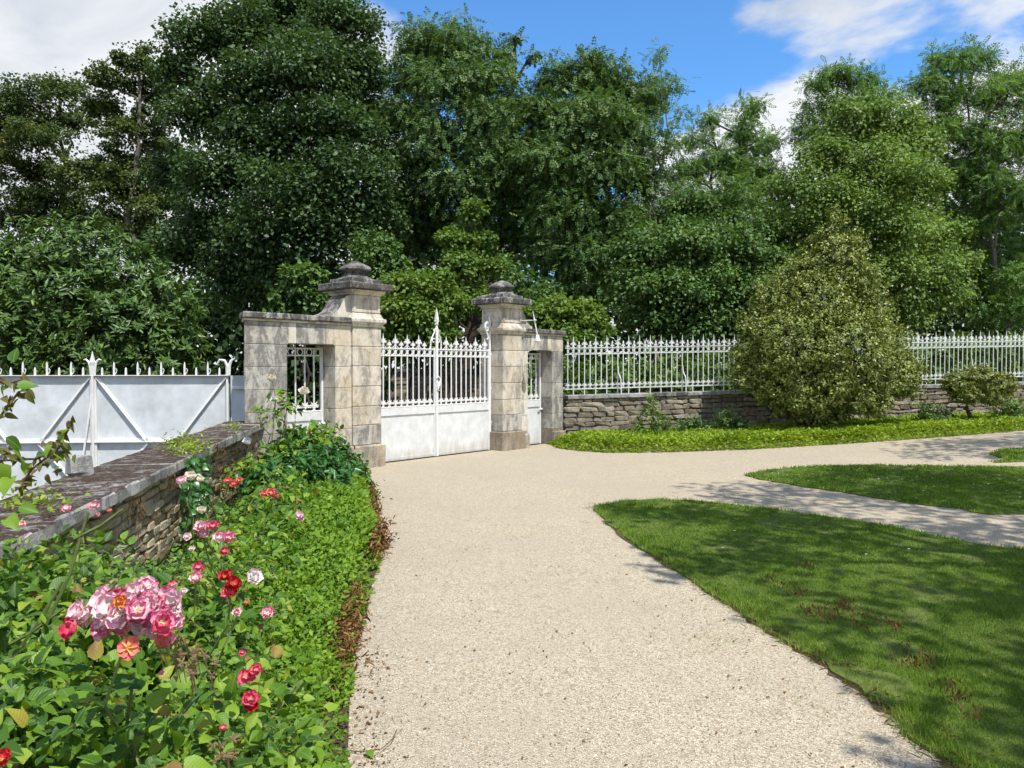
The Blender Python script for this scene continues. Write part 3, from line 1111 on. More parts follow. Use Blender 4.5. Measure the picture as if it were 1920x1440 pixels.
def spear(mb, x, z0, z1, w, y=0.0):
    mb.lathe([(w, z0), (w * 1.35, z0 + (z1 - z0) * .25), (w * .9, z0 + (z1 - z0) * .55), (.001, z1)], 4, (x, y, 0))


def gate_leaf(name, label, s0, s1, centre_at, mats_panel, y=.32, group=None, grp=None, nb=10, zc=(1.81, 1.936), first_major=1, skip_bar=None):
    """iron gate leaf: sheet below, barred above; local x runs from its left edge"""
    t = thing(name, label, 'gate', local(s0, y), TH, grp)
    Wd = s1 - s0
    mb = MB(); mb.box((Wd / 2, .006, .40), (Wd - .03, .006, .77)); mb.build('sheet_panel', M['panel'], t)
    mb = MB(); mb.box((Wd / 2, -.006, .852), (Wd - .036, .02, .13), 0, .004); mb.build('mid_band', M['panel'], t)
    mb = MB(); mb.box((Wd / 2, -.004, .04), (Wd - .036, .016, .05)); mb.build('kick_rail', M['panel'], t)
    for z in (.932, zc[0], zc[1]):
        mb = MB(); mb.box((Wd / 2, 0, z), (Wd - .04, .034, .020), 0, .003); mb.build('rail', M['paint'], t)
    for x in (.02, Wd - .02):
        mb = MB(); mb.box((x, 0, (zc[1] + .03) / 2), (.038, .038, zc[1] + .02), 0, .004); mb.build('stile', M['paint'], t)
    sp = Wd / (nb + 1)
    for i in range(nb):
        x = sp * (i + 1)
        major = (i % 2 == first_major)
        top = 2.10 if not major else 2.19
        mb = MB()
        mb.tube([(x, 0, .93), (x, 0, zc[1] + .05)], .0135, 6, cap=False)
        if skip_bar != i:
            if major:
                spear(mb, x, zc[1] + .045, top, .017)
            else:
                spear(mb, x, zc[1] + .03, top - .025, .013)
        mb.build('bar', M['paint'], t)
        if skip_bar != i:
            mb = MB(); fleur(mb, x, zc[1] + (.075 if major else .04), sp * (.50 if major else .36)); mb.build('scroll', M['paint'], t)
        mb = MB(); fleur(mb, x, .97, sp * .46); mb.build('scroll', M['paint'], t)
    for i in range(nb + 1):
        mb = MB(); ring(mb, sp * (i + .5), (zc[0] + zc[1]) / 2, .048, .0085, 14); mb.build('ring', M['paint'], t)
    return t


lf = gate_leaf('gate_leaf', 'left leaf of the white main gate, between the nearer pier and the centre post', .035, 1.515, True, None, grp='leaves of the main gate', skip_bar=9)
rl = gate_leaf('gate_leaf', 'right leaf of the white main gate, with tall centre spear and hinge scroll', 1.525, 2.96, True, None, grp='leaves of the main gate', first_major=1, skip_bar=0)
# centre post with finial and ogee arch, on the right leaf
mb = MB()
mb.box((-.005, -.035, 1.16), (.052, .03, 2.30), 0, .005)
mb.build('centre_post', M['paint'], rl)
mb = MB()
spear(mb, -.005, 2.40, 2.69, .030, -.03)
mb.lathe([(.03, 2.30), (.016, 2.36), (.034, 2.395), (.012, 2.41)], 6, (-.005, -.03, 0))
fleur(mb, -.005, 2.42, .05, -.03)
mb.build('finial', M['paint'], rl)
for k, nm in ((-1, 'arch_scroll'), (1, 'arch_scroll')):
    mb = MB()
    X = .13 * k - .005
    mb.tube([(X, -.01, 1.93), (X, -.01, 2.02), (X * .97, -.01, 2.09), (X * .75, -.012, 2.15), (X * .45, -.016, 2.22), (X * .22, -.02, 2.30)], [.014] * 5 + [.011], 5)
    mb.tube(curl(k * .058 - .005, 2.085, .05, .012, math.pi / 2 + k * .9, math.pi / 2 - k * 4.4, 14, -.01), .010, 5)
    mb.tube(curl(k * .045 - .005, 2.27, .035, .008, math.pi / 2 + k * .9, math.pi / 2 - k * 4.0, 10, -.02), .008, 5)
    mb.build(nm, M['paint'], rl)
mb = MB()
mb.box((.0, -.06, 1.30), (.05, .03, .10), 0, .008)
mb.tube([(-.04, -.062, 1.42), (.0, -.075, 1.45), (.045, -.072, 1.39), (.02, -.07, 1.30), (-.012, -.07, 1.22), (.03, -.06, 1.19)], [.008, .012, .016, .018, .014, .008], 6)
mb.build('latch', M['paint'], rl)
# hinge post with the big scroll
mb = MB()
X = 2.96 - 1.525 + .005
mb.tube([(X, -.01, .02), (X, -.01, 2.38), (X + .005, -.01, 2.5), (X - .012, -.01, 2.58), (X + .03, -.01, 2.68)], [.026, .026, .022, .018, .004], 6)
mb.build('hinge_post', M['paint'], rl)
mb = MB()
mb.tube([(X - .01, -.01, 2.38), (X - .035, -.01, 2.46), (X - .08, -.01, 2.485), (X - .125, -.01, 2.45), (X - .135, -.01, 2.38), (X - .10, -.01, 2.31), (X - .055, -.01, 2.33), (X - .06, -.01, 2.385), (X - .09, -.01, 2.385)], [.014, .018, .022, .024, .024, .022, .02, .018, .016], 6)
mb.tube([(X - .10, -.01, 2.31), (X - .07, -.01, 2.25), (X - .05, -.01, 2.19), (X - .07, -.01, 2.15), (X - .10, -.01, 2.165)], [.02, .02, .016, .014, .008], 6)
mb.build('hinge_scroll', M['paint'], rl)
for z in (.55, 1.2, 1.87):
    mb = MB(); mb.box((X + .035, .0, z), (.07, .05, .035), 0, .006); mb.build('hinge', M['paint'], rl)
mb = MB(); mb.tube([(X + .055, -.03, .45), (X + .055, -.03, 1.62)], .016, 6); mb.build('bolt_rod', M['paint'], rl)


def wicket(label, s0, s1, nb):
    t = gate_leaf('wicket_gate', label, s0, s1, False, None, y=.34, grp='barred doors in the wing walls', nb=nb, zc=(1.79, 1.90), skip_bar=None)
    for o in list(t.children):
        # these doors end under the lintel: no spears above the top rail
        if o.name.startswith('bar'):
            for v in o.data.vertices:
                v.co.z = min(v.co.z, 1.90)
        if o.name.startswith('scroll') and max(v.co.z for v in o.data.vertices) > 1.6:
            bpy.data.objects.remove(o)
        elif o.name.startswith('stile'):
            pass
    mb = MB(); mb.box(((s1 - s0) - .03, -.04, .74), (.16, .02, .035), 0, .004); mb.build('bolt', M['paint'], t)
    return t


wicket('white barred door in the left wing wall, behind the cream roses', -1.725, -.895, 4)
wicket('white barred door in the right wing wall under the bell lamp', 3.80, 4.59, 4)

# bell lamp on its bracket
bl = thing('bell_lamp', 'white bell shaped lamp on a bracket arm above the right wing door', 'lamp', local(3.75, .1), TH)
def bloc(px, py, t_):
    """photo pixel -> local point on the plane t_ in front of the wing"""
    r_ = ray(px, py); k = r_.x / r_.y
    O2 = GO - GB * t_
    s = (k * O2[1] - O2[0]) / (GD[0] - k * GD[1])
    p = O2 + GD * s
    return Vector((s - 3.75, -t_ - .1, CAM_H + r_.z / r_.y * p[1]))
tp, bt = bloc(999, 583, .36), bloc(1008, 631, .42)
mb = MB(); mb.tube([tp, tp.lerp(bt, .3), tp.lerp(bt, .36), tp.lerp(bt, .42), bt], [.004, .014, .022, .014, .013], 7); mb.build('stem', M['lamp_white'], bl)
mb = MB(); mb.lathe([(.018, .03), (.034, .02), (.036, 0), (.042, -.03), (.052, -.065), (.072, -.10), (.066, -.102), (.05, -.07), (.03, -.02)], 16, tuple(bt)); mb.build('bell_shade', M['lamp_white'], bl, True)
a0 = Vector((-.16, .14, 2.535)); a1 = tp.lerp(bt, .36)
mb = MB(); mb.tube([a0, a1, a1 + (a1 - a0) * .08], .011, 6); mb.build('arm', M['lamp_white'], bl)
mb = MB()
mb.tube([a0 + Vector((0, -.01, -.19)), a0.lerp(a1, .45)], .010, 6)
mb.tube([a0 + Vector((0, 0, -.22)), a0 + Vector((0, 0, .18))], .014, 6)
mb.tube([(a0 + Vector((x, 0, z))) for x, _, z in curl(.03, .20, .05, .012, math.pi, -2.6, 12)], .010, 5)
mb.build('bracket', M['rust'], bl)

# ------------------------------------------------------------------ railing on the right wall
rf = thing('railing', 'long white spear topped iron railing along the boundary wall, behind the variegated bush', 'railing', (FA[0], FA[1], 0))
PS = .129
NP = int(FL * 1.16 / PS)
def fpos(x):
    u = x / FL
    p = FDIR * x - FN * .16
    return Vector((p[0], p[1], cap_z(u)))
mbig = MB(); mbig.tube([(0, 0, -.01), (0, 0, 1.06)], .0125, 6, cap=False); mbig.lathe([(.013, 1.0), (.022, 1.06), (.013, 1.1), (.015, 1.14), (.010, 1.22), (.001, 1.31)], 6); mbig.lathe([(.02, .93), (.02, .99)], 6); mbig.lathe([(.019, .17), (.019, .24)], 6)
msml = MB(); msml.tube([(0, 0, .12), (0, 0, 1.10)], .0125, 6, cap=False); msml.lathe([(.013, 1.06), (.013, 1.10), (.020, 1.13), (.014, 1.16), (.001, 1.19)], 6); msml.lathe([(.02, .93), (.02, .99)], 6); msml.lathe([(.019, .17), (.019, .24)], 6)
big, sml = mbig.mesh('picket_tall'), msml.mesh('picket_short')
sc = MB(); rg = MB()
for i in range(NP):
    x = .06 + PS * i
    p = fpos(x)
    obj('picket', big if i % 2 else sml, M['fence_paint'], rf, p, (0, 0, fa))
    loc = MB()
    fleur(loc, 0, 1.085 if i % 2 else 1.055, .062 if i % 2 else .042)
    fleur(loc, 0, .185, .054)
    Mx = Matrix.Translation(p) @ Matrix.Rotation(fa, 4, 'Z')
    sc.add([Mx @ Vector(v) for v in loc.v], loc.f)
    loc = MB(); ring(loc, PS / 2, .965, .050, .007, 10)
    rg.add([Mx @ Vector(v) for v in loc.v], loc.f)
tag(sc.build('scrollwork', M['fence_paint'], rf), kind='stuff')
tag(rg.build('ring_band', M['fence_paint'], rf), kind='stuff')
for z in (.13, .898, 1.035):
    mb = MB(); mb.bar(fpos(0) + Vector((0, 0, z)), fpos(.06 + PS * NP) + Vector((0, 0, z)), .03, .018); mb.build('rail', M['fence_paint'], rf)
for i in range(9, NP, 12):
    x = .06 + PS * i
    mb = MB()
    o = fpos(x)
    F3 = Vector((FN[0], FN[1], 0)); D3 = Vector((FDIR[0], FDIR[1], 0))
    mb.tube([o + F3 * .018 + Vector((0, 0, .60)), o + F3 * .03 + D3 * .008 + Vector((0, 0, .46)), o + F3 * .10 + D3 * .035 + Vector((0, 0, .34)), o + F3 * .115 + D3 * .04 + Vector((0, 0, .12)), o + F3 * .118 + D3 * .04 + Vector((0, 0, -.005))], .013, 6)
    mb.build('brace', M['fence_paint'], rf)

# ------------------------------------------------------------------ pale gate beyond the garden wall
BG_R = W(430, 702, 11.2); BG_L = W(175, 704, 11.02)
bd = Vector((BG_R.x - BG_L.x, BG_R.y - BG_L.y, 0)); BW = bd.length; ba = math.atan2(bd.y, bd.x)
ZB, ZT, ZM = -.36, 1.492, .535


def pale_leaf(label, origin, right):
    """sheet iron gate leaf with diagonal angle-iron braces; x from 0 to BW"""
    t = thing('pale_gate_leaf', label, 'gate', (origin[0], origin[1], 0), ba, 'leaves of the pale sheet iron gate')
    mb = MB(); mb.box((BW / 2, .02, (ZB + ZT) / 2), (BW - .02, .006, ZT - ZB)); mb.build('sheet_panel', M['blue_panel'], t)
    mb = MB(); mb.box((BW / 2, -.012, ZT), (BW + .0, .06, .012)); mb.build('top_rail', M['paint'], t)
    for z in (ZM, ZB + .05):
        mb = MB(); mb.box((BW / 2, -.012, z), (BW - .03, .05, .012)); mb.box((BW / 2, .010, z + .025), (BW - .03, .008, .06)); mb.build('cross_rail', M['paint'], t)
    for (x0, z0, x1, z1) in ((.05, ZT - .02, BW * .39, ZM + .01), (BW - .05, ZT - .02, BW * .61, ZM + .01), (.05, ZB + .07, BW * .39, ZM - .02), (BW - .05, ZB + .07, BW * .61, ZM - .02)):
        mb = MB()
        a, b = Vector((x0, .010, z0)), Vector((x1, .010, z1))
        mb.bar(a, b, .008, .034, up=Vector((0, 1, 0)).cross((b - a).normalized()))
        nrm = Vector((0, 1, 0)).cross((b - a).normalized())
        if nrm.z > 0: nrm = -nrm
        mb.bar(a + nrm * .016 + Vector((0, -.018, 0)), b + nrm * .016 + Vector((0, -.018, 0)), .040, .008, up=nrm)
        mb.build('brace', M['paint'], t)
        nn = 7
        mb = MB()
        for i in range(1, nn):
            q = a.lerp(b, i / nn)
            mb.lathe([(.011, 0), (.009, .005), (.004, .008)], 6, (0, 0, 0))
            k = 18
            vs = mb.v[-k:]
            mb.v[-k:] = [(q.x + v[0], q.y - .006 - v[2], q.z + v[1]) for v in vs]
        tag(mb.build('rivets', M['paint'], t), kind='stuff')
    for x in (.03, BW - .03):
        mb = MB(); mb.box((x, -.0, (ZB + ZT) / 2), (.03, .04, ZT - ZB - .03), 0, .004); mb.build('stile', M['paint'], t)
    n = 11
    for i in range(n):
        x = BW * (i + .75) / (n + .6)
        tall = i % 2 == 1
        hh = .20 if tall else .12
        mb = MB()
        mb.lathe([(.016, ZT + .004), (.017, ZT + hh * .55), (.013, ZT + hh * .8), (.002, ZT + hh)], 4, (x, 0, 0))
        if tall:
            mb.tube([(x + .012, 0, ZT + .02), (x + .03, 0, ZT + .04), (x + .04, 0, ZT + .075), (x + .03, 0, ZT + .10), (x + .018, 0, ZT + .09)], .006, 4)
        mb.build('spike', M['paint'], t)
    return t


pr_ = pale_leaf('pale blue sheet iron gate leaf between the centre spear and the wing wall', (BG_L.x, BG_L.y), True)
pl_ = pale_leaf('pale blue sheet iron gate leaf at the far left, behind the reddish rose shoots', (BG_L.x - bd.x, BG_L.y - bd.y), False)
mb = MB(); mb.box((-.0, -.025, (ZB + ZT) / 2), (.034, .045, ZT - ZB), 0, .004); mb.build('centre_post', M['paint'], pr_)
mb = MB()
mb.lathe([(.03, ZT), (.030, ZT + .14), (.042, ZT + .19), (.030, ZT + .24), (.002, ZT + .35)], 4, (0, -.02, 0))
for k in (-1, 1):
    mb.tube([(k * .02, -.02, ZT), (k * .032, -.02, ZT + .12), (k * .05, -.02, ZT + .19), (k * .09, -.02, ZT + .232), (k * .125, -.02, ZT + .222)], [.022, .022, .020, .016, .006], 5)
mb.build('finial', M['paint'], pr_)
mb = MB(); mb.tube([(-.005, -.05, 1.20), (-.20, -.14, -.40)], .014, 6); mb.build('prop_bar', M['paint'], pr_)
mb = MB()
mb.tube([(BW - .02, -.02, ZT), (BW - .022, -.02, ZT + .14), (BW - .06, -.02, ZT + .215), (BW - .13, -.02, ZT + .225), (BW - .165, -.02, ZT + .17), (BW - .15, -.02, ZT + .15)], [.026, .026, .022, .018, .014, .006], 5)
mb.tube([(BW + .0, -.02, ZT), (BW + .006, -.02, ZT + .14), (BW + .03, -.02, ZT + .21), (BW + .09, -.02, ZT + .255)], [.026, .026, .020, .006], 5)
mb.build('hinge_finial', M['paint'], pr_)
# hinge post beside the wing wall
hp = thing('hinge_post', 'pale blue iron hinge post against the end of the left wing wall', 'post', (BG_R.x + .05, BG_R.y, -.42), ba)
mb = MB(); mb.box((.07, .05, .955), (.23, .008, 1.91)); mb.build('cover_plate', M['blue_panel'], hp)
mb = MB(); mb.box((.17, .03, 1.07), (.03, .05, 2.14), 0, .003); mb.build('flat_bar', M['blue_panel'], hp)
mb = MB(); mb.box((.09, .0, 1.735), (.20, .03, .045), 0, .003); mb.build('hinge_strap', M['paint'], hp)

# wall across the lane, seen through the bars of the main gate
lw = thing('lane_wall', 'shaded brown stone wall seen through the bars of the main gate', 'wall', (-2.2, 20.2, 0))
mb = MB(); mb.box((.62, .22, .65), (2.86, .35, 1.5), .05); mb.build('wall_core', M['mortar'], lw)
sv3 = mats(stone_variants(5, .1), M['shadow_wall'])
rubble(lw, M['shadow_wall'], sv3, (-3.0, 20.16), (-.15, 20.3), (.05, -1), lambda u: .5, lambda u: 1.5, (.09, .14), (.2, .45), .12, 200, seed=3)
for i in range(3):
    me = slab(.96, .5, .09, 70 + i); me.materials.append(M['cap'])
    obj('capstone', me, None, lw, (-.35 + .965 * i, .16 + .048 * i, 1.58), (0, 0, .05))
# pale gate leaf standing beyond the right wicket
og = thing('lane_gate', 'pale blue spiked gate seen through the right wing door', 'gate', (.2, 20.3, 0), .1)
mb = MB(); mb.box((.75, 0, .75), (1.5, .02, 1.45)); mb.build('sheet_panel', M['blue_panel'], og)
for i in range(8):
    mb = MB(); mb.lathe([(.022, 1.475), (.024, 1.65), (.002, 1.85 if i % 2 else 1.72)], 4, (.08 + .19 * i, 0, 0)); mb.build('spike', M['paint'], og)
# ------------------------------------------------------------------ trees
def clump_leaves(centres, radii, counts, flat=.6, droop=.3, upn=.8, out_dir=.7, hollow=.5):
    """positions, directions and normals for leaves gathered in flattened clumps"""
    idx = np.repeat(np.arange(len(centres)), counts)
    n = len(idx)
    u = rand_unit(n)
    r = rng.random(n) ** hollow
    off = u * r[:, None] * radii[idx][:, None]
    off[:, 2] *= flat
    pos = centres[idx] + off
    yd = unit(u * out_dir + rand_unit(n) * .6 + np.array([0, 0, -droop]))
    nr = unit(np.array([0, 0, upn]) + u * .5 + rand_unit(n) * .55)
    return pos, yd, nr


def crown_clumps(blobs, per, sub=(.26, .42), inner=.25):
    """sub-clumps over the surface of each lobe -> centres, radii"""
    C, Rr = [], []
    for c, rad, sq in blobs:
        n = max(6, int(per * (1 if rad > 0 else 1)))
        u = rand_unit(n)
        u[:, 2] = np.where(u[:, 2] < -.35, -u[:, 2] * .6, u[:, 2])
        rr = rng.uniform(.55, 1.0, n)
        k = rng.random(n) < inner
        rr[k] = rng.uniform(.1, .6, k.sum())
        p = u * (rr * rad)[:, None]
        p[:, 2] *= sq
        C.append(np.array(c) + p)
        Rr.append(rad * rng.uniform(*sub, n))
    return np.concatenate(C), np.concatenate(Rr)


def limb(mb, a, b, r0, r1, seed, wob=.06, n=5, seg=5, sag=0.0):
    rr = random.Random(seed)
    a, b = Vector(a), Vector(b)
    L = (b - a).length
    pts, rad = [], []
    for i in range(n + 1):
        t = i / n
        p = a.lerp(b, t)
        if 0 < i < n:
            p += Vector((rr.uniform(-1, 1), rr.uniform(-1, 1), rr.uniform(-.6, .6))) * L * wob
        p.z += sag * L * math.sin(math.pi * t)
        pts.append(p); rad.append(r0 + (r1 - r0) * t)
    mb.tube(pts, rad, seg)
    return pts


SPEC = {
    'maple': dict(t=T_rhomb(.95, .3), size=(.065, .15), mat='maple', droop=.35, flat=.68),
    'brown_maple': dict(t=T_rhomb(.95, .3), size=(.08, .13), mat='brown_maple', droop=.3, flat=.5),
    'ash': dict(t=T_pinnate(3, .23, .36, 55), size=(.19, .29), mat='ash', droop=.4, flat=.7),
    'acacia': dict(t=T_pinnate(4, .13, .26, 66), size=(.22, .36), mat='acacia', droop=.3, flat=.5),
    'lime': dict(t=T_rhomb(.85, .3), size=(.05, .115), mat='lime', droop=.55, flat=.7),
    'hazel': dict(t=T_rhomb(.85, .3), size=(.06, .135), mat='hazel', droop=.6, flat=.7),
    'bright': dict(t=T_rhomb(.85, .3), size=(.075, .12), mat='bright', droop=.5, flat=.6),
}
# lobes facing away from the drive are thinned: only a step to the side is ever seen


def tree(name, label, base_px, Y, lobes, spec, nleaf, per=22, fill=.24, trunk_r=.16, group='trees behind the gate wall', bark='bark', stems=1, lean=0.0, inner=.25, sub=(.28, .46), trunk_top=None, seed=0, world=None):
    """lobes: (px, py, r_px, dY) measured in the photo at depth Y + dY"""
    S_ = SPEC[spec]
    blobs = []
    for l in lobes:
        px, py, rp, dY = l[:4]
        sq = l[4] if len(l) > 4 else .85
        c = W(px, py, Y + dY)
        blobs.append((np.array(c), rp * 1.06 * (Y + dY) / FPX, sq))
    bx = W(base_px, 690, Y)
    if world:
        blobs = [(np.array(c), r_, sq) for c, r_, sq in world]
        bx = Vector((base_px, Y, 0))
    g0 = float(gz(bx.x, Y))
    t = thing(name, label, 'tree', (bx.x, Y, g0 - .05), 0, group)
    O_ = np.array([bx.x, Y, g0 - .05])
    C, Rr = crown_clumps(blobs, per, sub, inner)
    per2 = Rr ** 2
    cnt = np.maximum(2, (nleaf * (1 - fill) * per2 / per2.sum()).astype(int))
    pos, yd, nr = clump_leaves(C - O_, Rr, cnt, S_['flat'], S_['droop'])
    cvr = np.repeat(rng.normal(0, .13, len(C)), cnt)
    # looser leaves all through the lobes
    bw2 = np.array([b[1] ** 2 for b in blobs]); nf = int(nleaf * fill)
    kb = rng.choice(len(blobs), nf, p=bw2 / bw2.sum())
    uu = rand_unit(nf)
    rad_ = np.array([b[1] for b in blobs])[kb] * rng.uniform(.35, 1.12, nf)
    pf = np.array([b[0] for b in blobs])[kb] + uu * rad_[:, None] * np.stack([np.ones(nf), np.ones(nf), np.array([b[2] for b in blobs])[kb]], 1) - O_
    pos = np.concatenate([pos, pf]); yd = np.concatenate([yd, unit(uu * .6 + rand_unit(nf) * .6 + np.array([0, 0, -S_['droop']]))]); nr = np.concatenate([nr, unit(np.array([0, 0, .8]) + uu * .5 + rand_unit(nf) * .6)])
    cvr = np.concatenate([cvr, np.zeros(nf)])
    keep = pos[:, 2] > .3
    pos, yd, nr = pos[keep], yd[keep], nr[keep]
    # each clump has its own shade of green
    cv = cvr[keep]
    v, tr, va = place(S_['t'], pos, yd, nr, rng.uniform(*S_['size'], len(pos)), np.clip(rng.random(len(pos)) * .75 + .12 + cv, 0, 1))
    obj('crown', np_mesh('crown', v, tr, va), M[S_['mat']], t)
    mb = MB()
    hi3 = sorted(blobs, key=lambda b: -b[0][2])
    for s in range(stems):
        b0 = Vector((rng.uniform(-.25, .25) * (stems > 1), rng.uniform(-.2, .2) * (stems > 1), 0))
        tp = Vector(hi3[min(s, len(hi3) - 1)][0] - O_)
        pts = limb(mb, b0, tp, trunk_r, trunk_r * .18, seed * 7 + s, .03, 9, 8)
        for bi, (c, rad, sq) in enumerate(blobs):
            if bi % stems != s:
                continue
            c2 = Vector(c - O_)
            k = min(range(len(pts)), key=lambda i: abs(pts[i].z - (c2.z - rad * .9 - .3 * abs(c2.x - pts[i].x))))
            lp = limb(mb, pts[k], c2, trunk_r * .42 * (1 - .5 * k / len(pts)) + .012, .02, seed * 31 + bi, .07, 5, 5, .05)
            sel = [i for i in range(len(C)) if np.linalg.norm(C[i] - c) < rad * 1.05][:per]
            for j, i in enumerate(sel[::2]):
                limb(mb, lp[3 if j % 2 else 4], Vector(C[i] - O_), .018, .006, seed * 101 + i, .08, 3, 4)
    mb.build('trunk', M[bark], t)
    return t


tree('sycamore', 'sparse brownish tree at the far left edge, sky showing through its crown', 150, 31, [(60, 190, 62, 0, .7), (115, 178, 48, 1, .8), (18, 222, 55, 0, .6), (70, 262, 60, -1, .55), (10, 315, 62, 0, .6), (140, 232, 40, 1, .7), (95, 330, 50, 1, .6), (150, 330, 60, -1, .7), (60, 380, 60, 0, .6), (-45, 260, 70, 0, .7), (40, 250, 55, .5, .7), (110, 400, 62, .5, .8), (20, 420, 66, .5, .8), (165, 420, 55, 0, .8)], 'brown_maple', 46000, per=22, trunk_r=.22, seed=1, inner=.15, sub=(.2, .36))
tree('sycamore', 'open crowned tree with pale bare twigs, between the sparse tree and the tall dark one', 265, 29, [(205, 160, 48, 0, .8), (262, 128, 52, 0, .75), (195, 215, 45, 1, .8), (232, 255, 48, 0, .7), (295, 175, 40, 1, .7), (250, 330, 50, 0, .7), (300, 285, 44, 1, .8), (205, 375, 62, 0, .7), (300, 395, 66, 0, .8), (240, 430, 60, 1, .8), (285, 225, 36, .5, .8), (215, 310, 46, .5, .8), (320, 340, 52, .5, .8), (265, 470, 66, .5, .8)], 'brown_maple', 44000, per=20, trunk_r=.2, bark='pale_bark', stems=2, seed=2, inner=.1, sub=(.18, .34))
tree('maple', 'tallest dark green maple, rising behind the left pier to the top of the picture', 520, 24, [(370, 75, 62, 0), (335, 140, 50, 0), (450, 70, 80, 0), (545, 30, 85, 1), (640, 60, 72, 0), (655, 150, 78, 0), (560, 140, 95, -1.5), (450, 180, 85, -1), (380, 230, 70, 0), (500, 270, 90, -1), (610, 260, 95, -1.5), (690, 240, 60, .5), (430, 340, 90, -1), (540, 360, 95, -2), (650, 350, 90, -2), (400, 430, 80, 0), (480, 450, 85, -1.5), (590, 440, 95, -2.2), (690, 420, 70, -1), (330, 330, 55, 1.5), (340, 480, 70, .5), (450, 540, 80, -.5), (560, 530, 80, -1)], 'maple', 122000, per=34, trunk_r=.34, seed=3)
tree('ash_tree', 'feathery grey green ash above the main gate, left of the lower crown', 880, 25, [(800, 85, 62, 0), (860, 90, 62, -.5), (770, 150, 58, 0), (840, 170, 75, -1), (915, 160, 66, -.5), (760, 225, 58, -.3), (830, 260, 78, -1), (920, 250, 74, -1), (975, 205, 50, 0), (780, 320, 62, -.5), (860, 350, 76, -1), (945, 350, 70, -.6), (985, 290, 52, 0), (790, 400, 55, .5), (760, 450, 60, 1), (945, 105, 26, 0), (965, 75, 16, 1), (1000, 105, 14, 1), (745, 380, 55, 0), (880, 430, 60, 0), (820, 450, 60, .5), (990, 380, 55, 0), (730, 300, 50, 0), (990, 450, 55, .5), (930, 300, 60, -1.2)], 'ash', 23500, per=30, trunk_r=.26, seed=4)
tree('ash_tree', 'feathery ash with a rounded top, right of the main gate and lower than its neighbour', 1080, 24, [(1060, 160, 52, 0), (1125, 145, 55, 0), (1180, 190, 58, .4), (1030, 225, 55, 0), (1100, 235, 75, -1), (1190, 260, 62, -.3), (1040, 310, 66, -.8), (1130, 330, 72, -1), (1205, 340, 52, 0), (1060, 400, 66, -1), (1150, 420, 62, -.6), (1100, 490, 66, -1.2), (1040, 470, 52, -.6), (1170, 490, 45, 0), (1110, 560, 62, -1), (1060, 590, 50, -1)], 'ash', 21500, per=30, trunk_r=.24, bark='pale_bark', stems=2, seed=5)
tree('young_ash', 'thin young tree with sparse tufts standing clear against the blue sky', 1245, 26, [(1236, 105, 24, 0, 1.3), (1228, 155, 22, 0, 1.1), (1262, 165, 30, 0, 1.1), (1240, 215, 24, 0, 1.2), (1280, 215, 22, 0, 1), (1262, 270, 24, 0, 1), (1230, 290, 22, 0, 1)], 'acacia', 520, per=9, trunk_r=.07, bark='pale_bark', stems=2, seed=6, inner=.5)
tree('acacia', 'slender acacia with light tufted top under the white cloud', 1320, 27, [(1330, 225, 26, 0, .8), (1312, 262, 30, 0, .7), (1405, 205, 30, 0, .9), (1385, 250, 36, 0, .7), (1425, 270, 36, 0, .7), (1345, 300, 44, 0, .7), (1290, 325, 44, 0, .7), (1400, 320, 52, 0, .7), (1290, 395, 62, -.5), (1370, 385, 66, -.5), (1230, 420, 45, 0), (1440, 350, 50, .5)], 'acacia', 8000, per=18, trunk_r=.12, stems=3, seed=7)
tree('acacia', 'acacia whose pointed crown stands above the linden', 1600, 26, [(1530, 160, 26, 0, .8), (1575, 140, 34, 0, .8), (1620, 150, 34, 0, .8), (1540, 205, 36, 0, .7), (1600, 205, 42, 0, .7), (1650, 190, 36, .5, .7), (1520, 245, 34, 0, .7), (1570, 270, 50, .5, .7), (1640, 260, 50, .5, .7)], 'acacia', 4200, per=15, trunk_r=.14, stems=2, seed=8)
tree('linden', 'broad yellow green linden with rounded crown behind the variegated bush', 1640, 22, [(1590, 230, 55, 0), (1660, 235, 62, 0), (1715, 270, 52, 0), (1560, 300, 60, -.4), (1640, 320, 80, -.8), (1710, 350, 60, 0), (1500, 360, 66, -.4), (1590, 400, 80, -1), (1680, 430, 80, -.8), (1745, 440, 55, 0), (1740, 510, 70, -.4), (1790, 500, 42, .3), (1660, 530, 80, -1), (1770, 560, 50, 0), (1700, 590, 60, -.5), (1470, 440, 62, 0), (1520, 490, 62, 0), (1600, 600, 70, 0)], 'lime', 76000, per=22, trunk_r=.2, bark='pale_bark', seed=9)
tree('acacia', 'dark acacia filling the right edge of the tree line', 1893, 25, [(1770, 120, 42, 0, .8), (1830, 110, 42, 0, .8), (3600, 90, 50, 0, .9), (1745, 165, 42, 0, .7), (1810, 180, 55, 0, .7), (1880, 190, 62, -.3, .7), (1950, 150, 70, 0, .8), (1790, 250, 62, 0, .7), (1870, 280, 72, -.5, .7), (1940, 270, 70, 0, .8), (1800, 340, 66, .2, .7), (1880, 370, 70, -.5, .7), (1950, 380, 70, 0, .8), (1820, 430, 66, .5, .7), (3600, 470, 60, -.3, .7), (1840, 520, 60, 1, .7), (1960, 480, 60, 0, .8), (1780, 420, 60, .8, .7), (1850, 590, 60, 1.2, .7), (1930, 560, 70, .6, .8), (1760, 330, 55, .6, .7), (1730, 230, 45, .8, .7), (1890, 590, 55, -1.0, .8), (1910, 530, 50, -1.0, .8)], 'acacia', 21000, per=17, trunk_r=.10, bark='pale_bark', stems=2, seed=10)
